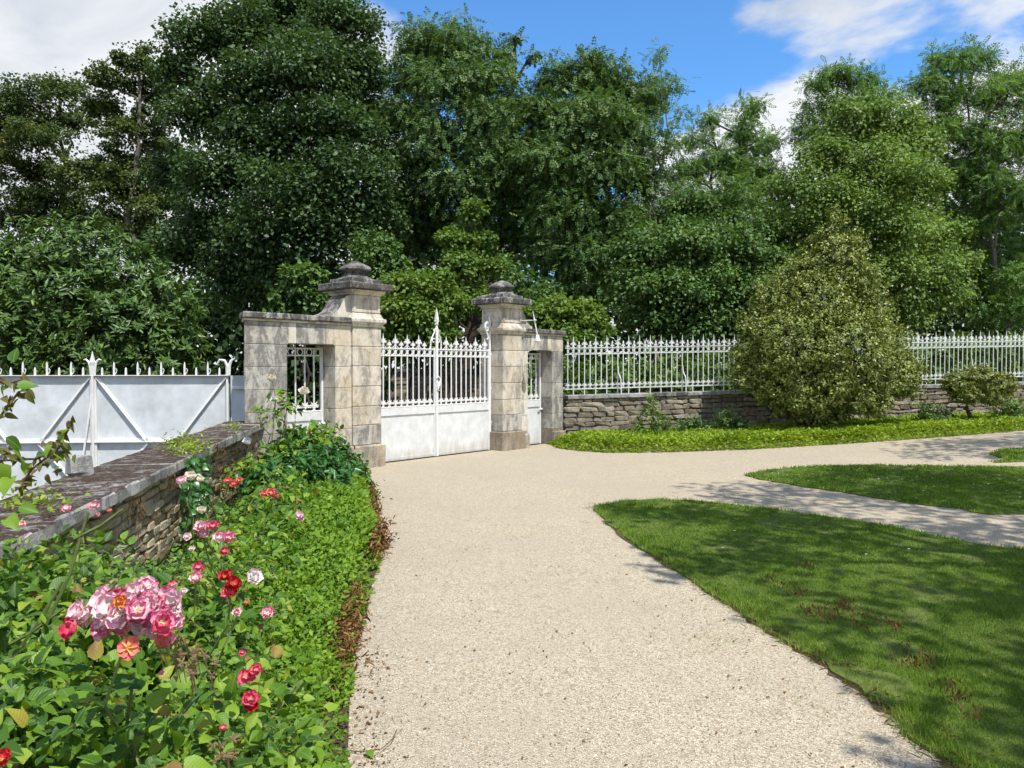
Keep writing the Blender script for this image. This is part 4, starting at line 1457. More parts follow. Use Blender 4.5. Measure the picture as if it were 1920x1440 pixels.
tree('hazel', 'dark rounded hazel behind the left part of the railing', 1290, 20.5, [(1210, 470, 60, 0), (1290, 460, 62, 0), (1370, 470, 60, 0), (1190, 540, 55, -.3), (1260, 550, 66, -.5), (1340, 560, 66, -.3), (1400, 540, 55, 0), (1210, 610, 50, -.3), (1300, 620, 60, -.3), (1390, 620, 55, 0), (1440, 590, 50, .5), (1440, 500, 55, .6), (1400, 430, 50, .8), (1300, 400, 45, .8)], 'hazel', 50000, per=20, trunk_r=.1, stems=3, group='shrubs behind the railing', seed=11)
tree('hazel', 'light green broad leaved shrub just above the left leaf of the main gate', 770, 17.5, [(760, 545, 42, 0), (810, 545, 44, 0), (735, 590, 42, -.2), (790, 600, 52, -.3), (845, 570, 36, 0), (740, 640, 40, 0), (820, 640, 40, 0)], 'bright', 14000, per=17, trunk_r=.05, stems=3, group='shrubs behind the gate', seed=12)
tree('yellow_shrub', 'yellow green shrub rising behind the middle of the main gate', 850, 19.5, [(885, 395, 22, 0, 1.2), (850, 450, 30, 0), (905, 455, 26, .2), (870, 500, 36, -.3), (925, 500, 24, 0), (830, 540, 34, 0), (900, 560, 36, 0)], 'bright', 8000, per=15, trunk_r=.06, stems=3, group='shrubs behind the gate', seed=13)
tree('hazel', 'sunlit shrub right of the farther pier, leaning over the railing', 1060, 18.4, [(1010, 590, 34, 0), (1050, 590, 40, 0), (1100, 600, 40, 0), (1030, 625, 36, -.2), (1080, 632, 40, -.2), (1125, 622, 26, 0)], 'bright', 11000, per=16, trunk_r=.05, stems=3, group='shrubs behind the gate', seed=14)
tree('sapling', 'small broad leaved sapling between the dark maple and the left pier', 560, 15.5, [(570, 525, 36, 0), (545, 560, 32, 0), (590, 565, 30, 0), (530, 595, 28, 0)], 'hazel', 6000, per=13, trunk_r=.04, stems=2, group='shrubs behind the gate', seed=15)
tree('hazel', 'dull green shrub between the tall left pier and the light shrub', 700, 21, [(700, 470, 46, 0), (730, 520, 46, 0), (690, 560, 50, 0), (960, 590, 50, 0), (950, 520, 46, .5), (1000, 560, 46, .5)], 'hazel', 14000, per=15, trunk_r=.06, stems=2, group='shrubs behind the gate', seed=16)

# ------------------------------------------------------------------ woodland mass further back
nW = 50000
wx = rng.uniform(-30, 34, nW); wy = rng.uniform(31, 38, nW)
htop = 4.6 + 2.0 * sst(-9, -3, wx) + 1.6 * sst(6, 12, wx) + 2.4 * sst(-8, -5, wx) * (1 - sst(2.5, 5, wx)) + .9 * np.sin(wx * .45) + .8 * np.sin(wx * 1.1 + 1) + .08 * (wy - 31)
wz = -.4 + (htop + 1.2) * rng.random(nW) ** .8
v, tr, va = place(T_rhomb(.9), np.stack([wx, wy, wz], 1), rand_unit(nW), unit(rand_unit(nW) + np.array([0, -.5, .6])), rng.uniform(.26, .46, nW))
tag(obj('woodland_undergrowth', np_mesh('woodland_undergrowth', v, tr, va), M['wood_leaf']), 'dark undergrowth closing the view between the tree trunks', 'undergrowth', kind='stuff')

# ------------------------------------------------------------------ laurel, hedge and bushes
def bush(name, label, base, blobs, template, size, mat, nclump, leaves_per, upl, group=None, stem_px=None, cat='bush', flat=.85, crad=(.10, .18), varf=None, stem_r=.05, stems=5, top_bias=0.0, bark='bark', hollow=.55, shoots=.14, reach=1.25):
    """rosettes of leaves over the surface of rounded lobes; base and lobes in world units"""
    t = thing(name, label, cat, base, 0, group)
    O_ = np.array(base)
    vol = np.array([b[1] ** 2 for b in blobs]); vol = vol / vol.sum()
    C, Nn = [], []
    for (c, r_, sq), f in zip(blobs, vol):
        n = max(4, int(nclump * f))
        u = rand_unit(n)
        rr = rng.uniform(.5, 1.0, n) ** .7 * np.where(rng.random(n) < shoots, rng.uniform(1.0, reach, n), 1.0)
        p = u * (rr * r_)[:, None]; p[:, 2] *= sq
        C.append(np.array(c) + p - O_); Nn.append(u)
    C, Nn = np.concatenate(C), np.concatenate(Nn)
    k = C[:, 2] > .02
    C, Nn = C[k], Nn[k]
    idx = np.repeat(np.arange(len(C)), leaves_per)
    n = len(idx)
    ax = unit(Nn + np.array([0, 0, upl]) + rand_unit(len(C)) * .3)[idx]
    rd = rand_unit(n)
    rd = unit(rd - ax * (rd * ax).sum(1, keepdims=True))
    lift = rng.uniform(-.15, 1.0, n)[:, None]
    yd = unit(rd + ax * lift)
    pos = C[idx] + rand_unit(n) * rng.uniform(0, crad[1], n)[:, None] * .5 - ax * rng.uniform(0, crad[1], n)[:, None]
    nr = unit(ax + rd * .15 - yd * .3 + rand_unit(n) * .25)
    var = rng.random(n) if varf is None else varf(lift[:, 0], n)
    sz = rng.uniform(*size, n)
    v, tr, va = place(template, pos, yd, nr, sz, var)
    obj('foliage', np_mesh('foliage', v, tr, va), M[mat], t)
    mb = MB()
    for s in range(stems):
        i = rng.integers(len(blobs))
        limb(mb, (rng.uniform(-1, 1) * stem_r * 1.5, rng.uniform(-1, 1) * stem_r, -.05), Vector(np.array(blobs[i][0]) - O_), stem_r, .012, 900 + s, .05, 5, 6)
    for s in range(0, len(C), max(1, len(C) // 160)):
        i = int(np.argmin([np.linalg.norm(np.array(b[0]) - O_ - C[s]) for b in blobs]))
        limb(mb, Vector(np.array(blobs[i][0]) - O_), Vector(C[s]), .012, .004, 1200 + s, .05, 3, 4)
    mb.build('stem', M[bark], t)
    return t


def pxb(px, py, rp, Y, sq=.9):
    c = W(px, py, Y)
    return (np.array(c), rp * Y / FPX, sq)


LAUREL_T = T_hex(.32, .25, .16)
b0 = W(190, 690, 15)
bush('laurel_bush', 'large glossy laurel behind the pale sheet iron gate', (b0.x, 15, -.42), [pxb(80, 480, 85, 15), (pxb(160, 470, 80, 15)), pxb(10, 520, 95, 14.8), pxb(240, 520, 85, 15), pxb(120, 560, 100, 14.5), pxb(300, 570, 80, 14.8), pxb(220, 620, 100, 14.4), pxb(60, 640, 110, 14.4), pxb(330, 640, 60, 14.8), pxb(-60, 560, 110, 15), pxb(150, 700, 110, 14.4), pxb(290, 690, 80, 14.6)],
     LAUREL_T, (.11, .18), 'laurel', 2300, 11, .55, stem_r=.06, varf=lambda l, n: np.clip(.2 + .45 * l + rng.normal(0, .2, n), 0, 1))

# laurel hedge behind the railing
blobs = []
for i in range(34):
    u = -.03 + i * .036
    p = FA + FDIR * FL * u - FN * rng.uniform(.75, 1.15)
    hz = cap_z(u)
    tall = .95 if u < .45 else 1.25
    blobs.append((np.array([p[0], p[1], hz + rng.uniform(.05, .2)]), .52, 1.0))
    blobs.append((np.array([p[0], p[1] + .1, hz + tall - .42 + rng.uniform(-.1, .1)]), .46, .95))
hb = FA + FDIR * FL * .5 - FN * .95
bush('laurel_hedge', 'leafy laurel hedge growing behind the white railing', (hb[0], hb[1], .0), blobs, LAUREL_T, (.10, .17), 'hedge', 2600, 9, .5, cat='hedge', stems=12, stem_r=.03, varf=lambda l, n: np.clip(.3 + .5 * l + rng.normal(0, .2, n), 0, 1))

# big variegated bush in front of the wall
YB = 16.55
bb = W(1522, 690, YB)
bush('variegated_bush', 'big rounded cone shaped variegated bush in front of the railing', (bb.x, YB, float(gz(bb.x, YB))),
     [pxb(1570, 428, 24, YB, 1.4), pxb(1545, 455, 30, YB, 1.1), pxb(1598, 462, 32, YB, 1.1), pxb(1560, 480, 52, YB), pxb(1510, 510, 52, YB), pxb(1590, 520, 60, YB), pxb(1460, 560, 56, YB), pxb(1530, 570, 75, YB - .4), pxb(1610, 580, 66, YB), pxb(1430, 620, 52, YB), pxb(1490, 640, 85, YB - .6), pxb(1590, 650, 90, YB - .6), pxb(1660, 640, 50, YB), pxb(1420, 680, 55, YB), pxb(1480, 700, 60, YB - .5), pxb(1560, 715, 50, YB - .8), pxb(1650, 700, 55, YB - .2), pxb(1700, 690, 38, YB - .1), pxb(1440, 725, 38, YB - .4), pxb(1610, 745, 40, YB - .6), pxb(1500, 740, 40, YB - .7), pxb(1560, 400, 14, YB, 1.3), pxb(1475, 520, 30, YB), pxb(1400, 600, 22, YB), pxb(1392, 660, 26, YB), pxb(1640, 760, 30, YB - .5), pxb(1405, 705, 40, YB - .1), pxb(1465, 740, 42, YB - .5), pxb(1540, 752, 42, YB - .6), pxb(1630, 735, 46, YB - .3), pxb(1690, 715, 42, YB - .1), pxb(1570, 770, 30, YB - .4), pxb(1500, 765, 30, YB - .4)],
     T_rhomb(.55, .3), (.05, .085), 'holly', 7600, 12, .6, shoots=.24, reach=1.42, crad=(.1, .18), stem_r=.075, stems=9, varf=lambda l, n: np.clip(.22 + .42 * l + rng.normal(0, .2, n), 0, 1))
YS = 16.9
sb = W(1826, 690, YS)
bush('clipped_bush', 'small flat topped golden green bush on one stem before the wall at right', (sb.x, YS, float(gz(sb.x, YS))),
     [pxb(1796, 718, 30, YS, .85), pxb(1835, 713, 34, YS, .8), pxb(1872, 720, 32, YS, .8), pxb(1812, 738, 30, YS, .7), pxb(1856, 740, 30, YS, .7)],
     T_rhomb(.55, .3), (.045, .075), 'gold', 1700, 11, .4, crad=(.06, .1), stem_r=.07, stems=1, varf=lambda l, n: np.clip(.25 + .5 * l + rng.normal(0, .2, n), 0, 1))
for (px, py, rp, Yp, lab, mt) in ((1222, 765, 38, 16.2, 'thin weedy shrub against the wall below the railing, nearest the pier', 'lime'), (1298, 778, 30, 16.4, 'low blue green tuft at the wall foot, left of its darker neighbour', 'hazel'), (1365, 780, 36, 16.5, 'dark leafy clump at the wall foot beside the variegated bush', 'hazel'), (1753, 775, 34, 17.0, 'round green herb clump before the wall, left of the clipped bush', 'hazel'), (1895, 765, 34, 17.3, 'greyish straggling plant at the wall foot by the right edge', 'lime')):
    c = W(px, py, Yp)
    r_ = rp * Yp / FPX
    g0 = float(gz(c.x, Yp))
    bush('wall_plant', lab, (c.x, Yp, g0), [(np.array([c.x, Yp, g0 + r_ * .9]), r_, 1.0), (np.array([c.x - r_ * .5, Yp, g0 + r_ * .6]), r_ * .7, .9), (np.array([c.x + r_ * .6, Yp, g0 + r_ * .55]), r_ * .7, .9)] + ([(np.array([c.x, Yp, g0 + r_ * 1.9]), r_ * .5, 1.3)] if 'thin' in lab else []),
         T_hex(.45, .2, .1), (.05, .09), mt, 150, 9, .6, cat='plant', group='plants at the foot of the boundary wall', stem_r=.01, stems=5, crad=(.05, .1), bark='twig')

# ------------------------------------------------------------------ ground cover on the right
edge_px = [(1026, 832), (1045, 841), (1090, 847), (1150, 850), (1240, 849), (1330, 846), (1400, 844), (1500, 838), (1600, 832), (1700, 825), (1800, 818), (1920, 808), (1990, 803)]
front = [G(*p) for p in edge_px]
back = [FA + FDIR * FL * u + FN * .03 for u in (1.06, .8, .5, .25, .02)] + [gp(4.9, .0), gp(4.75, -.06)]
COVER = front + back


def cover_leaves(poly, n, hfun, template, size, upn=1.0, bury=.10, seed=0):
    P = np.array(poly)
    lo, hi = P.min(0), P.max(0)
    pts = []
    got = 0
    while got < n:
        q = rng.uniform(lo, hi, (n, 2))
        q = q[in_poly(q, poly)]
        pts.append(q); got += len(q)
    q = np.concatenate(pts)[:n]
    h = hfun(q)
    depth = rng.random(n) ** 2 * np.minimum(bury, h * .9)
    z = gz(q[:, 0], q[:, 1]) + h - depth + rng.normal(0, .012, n)
    pos = np.stack([q[:, 0], q[:, 1], z], 1)
    yd = unit(rand_unit(n) * np.array([1, 1, .45]) + np.array([0, 0, .25]))
    nr = unit(np.array([0, 0, upn]) + rand_unit(n) * .65)
    return pos, yd, nr


def lump(q, s=1.0, seed=0.0):
    return (np.sin(q[:, 0] * 5.1 * s + seed) * np.sin(q[:, 1] * 4.3 * s + 1.3 + seed) + .6 * np.sin(q[:, 0] * 11.7 * s + 2 * q[:, 1] * s) * np.sin(q[:, 1] * 9.1 * s - seed))


ed = lambda q: edge_dist(q, front)
def cov_h(q):
    d = edge_dist(q, COVER)
    return .03 + .20 * sst(0, .28, d) + .03 * lump(q) * sst(0, .3, d)
pos, yd, nr = cover_leaves(COVER, 66000, cov_h, None, None, bury=.17)
v, tr, va = place(T_rhomb(.55, .3), pos, yd, nr, rng.uniform(.045, .085, len(pos)), np.clip(rng.random(len(pos)) * .8 + .15 * lump(pos[:, :2], .5), 0, 1))
tag(obj('ground_cover', np_mesh('ground_cover', v, tr, va), M['cover']), 'bright lime green ground cover edging the far drive below the wall', 'ground cover', kind='stuff')

# ------------------------------------------------------------------ lawn grass
def blades(poly, n, near, hgt, wid, mats_, name, label, edge_straw=True):
    P = np.array(poly)
    lo, hi = P.min(0), P.max(0)
    lo = np.maximum(lo, (-5, 2.3)); hi = np.minimum(hi, (11, 19))
    Q = []
    got = 0
    while got < n:
        q = rng.uniform(lo, hi, (n * 2, 2))
        q = q[in_poly(q, poly)]
        # only where a viewer near the camera would see it, thinning with distance
        ok = (np.abs(q[:, 0]) < q[:, 1] * .72 + 1.0) & (rng.random(len(q)) < np.clip((near / q[:, 1]) ** 1.6, 0, 1))
        q = q[ok]; Q.append(q); got += len(q)
    q = np.concatenate(Q)[:n]
    # worn spots where the turf is thin, mostly near the edge
    d = edge_dist(q, poly)
    bare = (lump(q, 1.5, .4) + lump(q, .6, 2.2) > 1.25 - .55 * np.exp(-d / .25)) & (rng.random(len(q)) < .8)
    q = q[~bare]; d = d[~bare]
    n = len(q)
    a = rng.uniform(0, 2 * math.pi, n)
    hd = np.stack([np.cos(a), np.sin(a)], 1)
    tuft = .75 + .5 * np.clip(lump(q, .8, 2.0) * .5 + .5, 0, 1)
    h = rng.uniform(.6, 1.15, n) * hgt * tuft * (1 + .5 * (d < .12))
    ln = rng.uniform(.15, .95, n) * h
    w = wid * rng.uniform(.7, 1.3, n) * np.clip(q[:, 1] / 4.5, 1, 3)
    z0 = gz(q[:, 0], q[:, 1]) + .018
    # blades at the rim lie out over the edge
    rim = d < .05
    q = q + rng.normal(0, .028, (n, 2)) * rim[:, None]
    side = np.stack([-hd[:, 1], hd[:, 0]], 1)
    A = np.concatenate([q - side * w[:, None] / 2, z0[:, None]], 1)
    B = np.concatenate([q + side * w[:, None] / 2, z0[:, None]], 1)
    T_ = np.concatenate([q + hd * ln[:, None], (z0 + h)[:, None]], 1)
    v = np.stack([A, B, T_], 1).reshape(-1, 3)
    tr = np.arange(3 * n).reshape(-1, 3)
    va = np.clip(rng.random(n) * .8 + .10 * lump(q, .45, 1.0) + .30 * np.exp(-d / .10) * (rng.random(n) < .6), 0, .97 + .03 * (rng.random(n) < .1))
    tag(obj(name, np_mesh(name, v, tr, va), M['grass']), label, 'grass', kind='stuff')


# bare earth showing in a ragged line along the drive side of the near lawn
EL = smooth_poly([G(*p) for p in [(1840, 1480), (1790, 1440), (1700, 1367), (1600, 1290), (1500, 1222), (1400, 1160), (1290, 1085), (1200, 1030), (1140, 984)]], 9)[:72]
vs, fs = [], []
for i, p in enumerate(EL):
    a = EL[max(i - 1, 0)]; b = EL[min(i + 1, len(EL) - 1)]
    d_ = (b - a) / np.linalg.norm(b - a); nn_ = np.array([-d_[1], d_[0]])
    if nn_[0] > 0:
        nn_ = -nn_
    wdt = max(.002, .010 + .020 * math.sin(i * .9) + .016 * math.sin(i * 2.3 + 1) + rng.normal(0, .008))
    for off in (-.10, wdt):
        q = p + nn_ * off
        vs.append((q[0], q[1], float(gz(*q)) + (.009 if off > 0 else .016)))
for i in range(len(EL) - 1):
    fs.append((2 * i, 2 * i + 1, 2 * i + 3, 2 * i + 2))
mb = MB(); mb.add(vs, fs)
tag(mb.build('lawn_edge_soil', M['soil']), kind='structure')
blades(LAWNS[0], 215000, 3.6, .025, .0042, None, 'lawn_grass', 'short mown grass of the nearest lawn beside the drive')
blades(LAWNS[1], 60000, 9.0, .026, .006, None, 'lawn_grass', 'short mown grass of the middle lawn across the drive')
blades(LAWNS[2], 9000, 12.0, .026, .007, None, 'lawn_grass', 'short mown grass of the small farthest lawn at the right edge')
# dry, straggling fringe along the near lawn's edge
E_ = np.array([G(*p) for p in [(1810, 1460), (1790, 1440), (1700, 1367), (1600, 1290), (1500, 1222), (1400, 1160), (1290, 1085), (1215, 1040)]])
seg = rng.integers(0, len(E_) - 1, 3600); tt = rng.random(3600)[:, None]
q = E_[seg] * (1 - tt) + E_[seg + 1] * tt + rng.normal(0, .05, (3600, 2)) + np.array([.06, .02])
keep = lump(q, 1.1, .7) > -.8
q = q[keep]; n = len(q)
a = rng.uniform(0, 2 * math.pi, n); L_ = rng.uniform(.02, .07, n)
pos = np.concatenate([q, (gz(q[:, 0], q[:, 1]) + .012)[:, None]], 1)
yd = np.stack([np.cos(a), np.sin(a), rng.uniform(.1, .9, n)], 1)
v, tr, va = place(T_hex(.035, .2, .35), pos, yd, unit(rand_unit(n) * .4 + np.array([0, 0, 1])), L_)
tag(obj('dry_grass_fringe', np_mesh('dry_grass_fringe', v, tr, va), M['straw']), 'straggling dry grass along the edge of the nearest lawn', 'dry grass', kind='stuff')
# red sprouts
SP = [(1510, 1070), (1525, 1075), (1490, 1125), (1500, 1122), (1512, 1160), (1530, 1165), (1545, 1158), (1555, 1168), (1570, 1160), (1580, 1155), (1560, 1172), (1590, 1150), (1600, 1165), (1625, 1165), (1605, 1190), (1672, 1185), (1680, 1192), (1590, 1145), (1700, 1235), (1690, 1255), (1705, 1262), (1718, 1258), (1730, 1262), (1745, 1250), (1770, 1310), (1785, 1318), (1797, 1322), (1815, 1358), (1640, 1175), (1440, 1100), (1468, 1112)]
for i, (px, py) in enumerate(SP):
    q = G(px, py)
    n = int(rng.integers(9, 17))
    p0 = np.concatenate([q + rng.normal(0, .03, (n, 2)), np.full((n, 1), float(gz(*q)) + .02)], 1)
    p0[:, 2] += rng.uniform(0, .055, n)
    yd = unit(rand_unit(n) * .7 + np.array([0, 0, 1]))
    v, tr, va = place(T_hex(.3, .2, .1), p0, yd, rand_unit(n), rng.uniform(.02, .038, n))
    sp_ = thing('red_sprout', 'small dark red leafy sprout growing in the nearest lawn near its edge', 'sprout', (q[0], q[1], float(gz(*q)) + .02), 0, 'red sprouts in the nearest lawn')
    obj('leaves', np_mesh('leaves', v - np.array(sp_.location), tr, va), M['red_leaf'], sp_)
    mb = MB(); mb.tube([(0, 0, -.01), (.004, .003, .03), (0, .004, .07)], [.003, .002, .001], 4); mb.build('stem', M['brown_stem'], sp_)
# daisies
n = 70
q = np.array([G(rng.uniform(1430, 1915), rng.uniform(880, 945)) for _ in range(n)] + [G(rng.uniform(1250, 3600), rng.uniform(960, 1060)) for _ in range(18)])
ok = in_poly(q, LAWNS[1]) | in_poly(q, LAWNS[0])
q = q[ok]; n = len(q)
pos = np.concatenate([q, (gz(q[:, 0], q[:, 1]) + .07)[:, None]], 1)
pp = []
for k in range(6):
    an = 2 * math.pi * k / 6
    pp.append(place(T_rhomb(.7, .05), pos, np.tile([math.cos(an), math.sin(an), .1], (n, 1)), np.tile([0, 0, 1.], (n, 1)), .014))
v, tr, va = join(pp)
tag(obj('daisies', np_mesh('daisies', v, tr, va), M['white']), 'tiny white daisies dotted over the middle lawn', 'daisies', kind='stuff')

# ------------------------------------------------------------------ loose gravel near the viewer and weeds in it
octv = np.array([(1, 0, 0), (-1, 0, 0), (0, 1, 0), (0, -1, 0), (0, 0, .7), (0, 0, -.7)]) * .5
octt = np.array([(0, 2, 4), (2, 1, 4), (1, 3, 4), (3, 0, 4)])
n = 34000
yy = 2.6 + 5.5 * rng.random(n) ** 1.7
xx = rng.uniform(-1, 1, n) * (yy * .7 + .2)
q = np.stack([xx, yy], 1)
bedp = bed
ok = ~in_poly(q, LAWNS[0]) & ~in_poly(q, bedp) & ~in_poly(q, LAWNS[1])
q = q[ok]; n = len(q)
pos = np.concatenate([q, (gz(q[:, 0], q[:, 1]) + .006)[:, None]], 1)
v, tr, va = place((octv, octt), pos, unit(rand_unit(n) * np.array([1, 1, .3])), unit(rand_unit(n) * .5 + np.array([0, 0, 1])), rng.uniform(.004, .011, n))
tag(obj('loose_gravel', np_mesh('loose_gravel', v, tr, va), M['pebble']), 'loose pale limestone gravel scattered on the drive', 'gravel', kind='stuff')
# weeds and leaf scraps
W_ = []
for (px, py) in [(1070, 1075), (1280, 1090), (1300, 1150), (1310, 1180), (1370, 1200), (1375, 1215), (1400, 1260), (1210, 1140), (1240, 1030), (1270, 1045), (1240, 935), (1255, 930), (1415, 925), (1420, 920), (1380, 932), (880, 1030), (960, 1010), (860, 975), (800, 1060), (1500, 1320), (1480, 1340), (985, 867), (1320, 1130), (1140, 1090), (1460, 930), (1500, 1290), (1330, 1205), (1600, 850), (1700, 858), (1540, 858), (1650, 848), (1780, 848)]:
    q0 = G(px, py)
    n = int(rng.integers(14, 40))
    q = q0 + rng.normal(0, 1, (n, 2)) * np.array([.10, .10])
    a = rng.uniform(0, 2 * math.pi, n)
    W_.append((np.concatenate([q, (gz(q[:, 0], q[:, 1]) + .004)[:, None]], 1), np.stack([np.cos(a), np.sin(a), rng.uniform(.3, 1.5, n)], 1)))
pos = np.concatenate([a for a, _ in W_]); yd = np.concatenate([b for _, b in W_]); n = len(pos)
v, tr, va = place(T_rhomb(.09, .2), pos, yd, rand_unit(n), rng.uniform(.018, .042, n))
tag(obj('gravel_weeds', np_mesh('gravel_weeds', v, tr, va), M['grass']), 'sparse grass blades sprouting through the gravel', 'weeds', kind='stuff')
n = 150
q = np.concatenate([np.stack([rng.uniform(-.9, 1.6, n), 3 + 4 * rng.random(n) ** 1.5], 1), np.array([G(rng.normal(690, 22), py) for py in rng.uniform(1150, 1440, 170)])])
n = len(q)
pos = np.concatenate([q, (gz(q[:, 0], q[:, 1]) + .011)[:, None]], 1)
v, tr, va = place(T_hex(.6, .5, .3), pos, unit(rand_unit(n) * np.array([1, 1, .2])), unit(rand_unit(n) * .4 + np.array([0, 0, 1])), rng.uniform(.008, .024, n))
tag(obj('leaf_scraps', np_mesh('leaf_scraps', v, tr, va), M['dry']), 'small brown leaf scraps lying on the gravel', 'leaf litter', kind='stuff')
# ------------------------------------------------------------------ shade trees beside and behind the viewer
tree('shade_tree', 'leafy tree out of view at right whose shade dapples the nearest lawn', 8.2, 1.6, [], 'maple', 8200, per=13, trunk_r=.22, group='trees shading the lawns', seed=20, inner=.3, sub=(.22, .40),
     world=[((4.2, 3.3, 7.2), 1.15, .7), ((5.3, 1.6, 7.4), 1.4, .7), ((6.6, 3.0, 7.6), 1.5, .7), ((8.0, 1.2, 8.2), 1.6, .7), ((6.0, .1, 7.0), 1.3, .7), ((4.9, -.6, 6.6), 1.0, .7), ((4.0, 4.8, 7.6), .9, .7), ((7.4, 4.6, 8.0), 1.5, .7), ((5.5, 4.2, 8.4), 1.3, .7), ((4.4, .3, 7.0), .8, .7)])
tree('shade_tree', 'leafy tree out of view at right whose shade crosses the gravel between the lawns', 9.6, 5.6, [], 'maple', 4300, per=14, trunk_r=.2, group='trees shading the lawns', seed=21, inner=.3, sub=(.22, .40),
     world=[((5.6, 5.9, 8.2), 1.1, .6), ((7.0, 6.0, 8.6), 1.2, .6), ((8.6, 5.4, 8.8), 1.3, .6), ((9.6, 6.6, 9.0), 1.4, .6), ((8.3, 7.0, 9.4), 1.0, .6)])
tree('shade_tree', 'leafy tree out of view at right whose shade reaches the far drive', 14.2, 9.6, [], 'maple', 4200, per=14, trunk_r=.2, group='trees shading the lawns', seed=22, inner=.3, sub=(.22, .40),
     world=[((11.2, 10.6, 9.0), 1.2, .6), ((12.8, 10.6, 9.4), 1.4, .6), ((10.2, 9.4, 8.6), 1.0, .6), ((14.2, 9.8, 9.6), 1.5, .6), ((15.4, 11.0, 9.6), 1.4, .6)])

# ------------------------------------------------------------------ clipped low hedge along the bed
be = [np.array(p) for p in BED_EDGE]
inner = []
for p in reversed(be):
    u = (p - WALL_A) @ WALL_LEFT
    inner.append(p + WALL_LEFT * min(1.0, max(.35, -u * .62)))
HEDGE = [tuple(p) for p in be] + [tuple(p) for p in inner]
FRONT = be


def line_dist(P, pts):
    best = np.full(len(P), 1e9)
    for i in range(len(pts) - 1):
        a, b = np.array(pts[i]), np.array(pts[i + 1])
        ab = b - a
        t = np.clip(((P - a) @ ab) / max(ab @ ab, 1e-9), 0, 1)
        best = np.minimum(best, np.linalg.norm(P - (a + t[:, None] * ab), axis=1))
    return best


def hedge_h(q):
    d = line_dist(q, FRONT)
    return .05 + .25 * sst(0, .16, d) + .10 * sst(.15, .7, d) + .025 * lump(q, 1.6)


P = np.array(HEDGE); lo, hi = P.min(0), P.max(0)
N = 62000
Q = []
got = 0
while got < N:
    q = rng.uniform(lo, hi, (N, 2))
    q = q[in_poly(q, HEDGE)]
    q = q[rng.random(len(q)) < np.clip((3.2 / np.maximum(q[:, 1], .9)) ** 1.2, 0, 1)]
    Q.append(q); got += len(q)
q = np.concatenate(Q)[:N]
h = hedge_h(q)
pos = np.stack([q[:, 0], q[:, 1], np.maximum(.01, h - rng.random(N) ** 2 * .12 + rng.normal(0, .012, N))], 1)
size = rng.uniform(.028, .046, N) * np.clip(q[:, 1] / 4.2, 1, 2.0)
dfr = line_dist(q, FRONT)
bald = (dfr < .10) & (lump(q, 1.3, 1.1) > -.25) & (rng.random(N) < .75)
keep = ~bald
yd = unit(rand_unit(N) * np.array([1, 1, .5]) + np.array([0, 0, .45]))
nr = unit(np.array([.1, -.15, 1.0]) + rand_unit(N) * .6)
v, tr, va = place(T_rhomb(.52, .35), pos[keep], yd[keep], nr[keep], size[keep], np.clip(rng.random(keep.sum()) * .85 + .10 * lump(q[keep], 1.2), 0, 1))
tag(obj('low_hedge', np_mesh('low_hedge', v, tr, va), M['boxy']), 'low clipped fresh green hedge between the roses and the gravel drive', 'hedge', kind='stuff')
# dry brown patches on its drive side
seg = []
n = 0
pl = [G(*p) for p in [(700, 940), (708, 975), (700, 1000), (722, 1032), (712, 1060), (672, 1170), (660, 1200), (656, 1245), (650, 1280)]]
pos, sz = [], []
for p, k in zip(pl, (200, 280, 180, 420, 180, 130, 160, 260, 120)):
    o = p + rng.normal(0, 1, (k, 2)) * np.array([.045, .15]) + np.array([-.05, 0])
    z = rng.random(k) ** 1.2 * .24
    pos.append(np.concatenate([o, z[:, None]], 1))
pos = np.concatenate(pos); n = len(pos)
v, tr, va = place(T_hex(.28, .4, .4), pos, unit(rand_unit(n) + np.array([.5, -.2, -.1])), rand_unit(n), rng.uniform(.03, .065, n))
tag(obj('dry_hedge_edge', np_mesh('dry_hedge_edge', v, tr, va), M['dry']), 'dead brown foliage along the drive side of the low hedge', 'dead foliage', kind='stuff')

# ------------------------------------------------------------------ roses
def petal_mesh(k):
    r2 = random.Random(300 + k)
    ys = [0, .3, .62, .88, 1.0]
    ws = [.12, .40, .56, .46, .20]
    mb = MB()
    nx = 5
    for j, y in enumerate(ys):
        for i in range(nx):
            a = (i / (nx - 1) - .5) * 2
            x = a * ws[j]
            z = .30 * (a * a) * (1 - .3 * y) + .16 * math.sin(y * 2.6) * -1 + (-.22 * max(0, y - .7) if k % 2 else .10 * max(0, y - .7)) + r2.uniform(-.03, .03) * (j > 1)
            mb.v.append((x, y - .10 * abs(a) ** 2 * (y > .5) + r2.uniform(-.025, .025) * (j > 2), z))
    for j in range(len(ys) - 1):
        for i in range(nx - 1):
            o = j * nx + i
            mb.f.append((o, o + 1, o + nx + 1, o + nx))
    me = bpy.data.meshes.new('petal')
    me.from_pydata(mb.v, [], mb.f)
    me.shade_smooth()
    return me


PETALS = {}
def petal_of(colr, k):
    key = (colr, k)
    if key not in PETALS:
        me = petal_mesh(k)
        me.materials.append(M[colr])
        PETALS[key] = me
    return PETALS[key]


mbc = MB(); mbc.lathe([(.16, -.15), (.22, .0), (.16, .16), (.04, .22)], 7)
CORE = mbc.mesh('flower_core'); CORE.materials.append(M['stamen'])


def frame_from(y, n):
    y = Vector(y).normalized(); n = Vector(n)
    x = y.cross(n).normalized()
    z = x.cross(y)
    return Matrix(((x.x, y.x, z.x), (x.y, y.y, z.y), (x.z, y.z, z.z)))


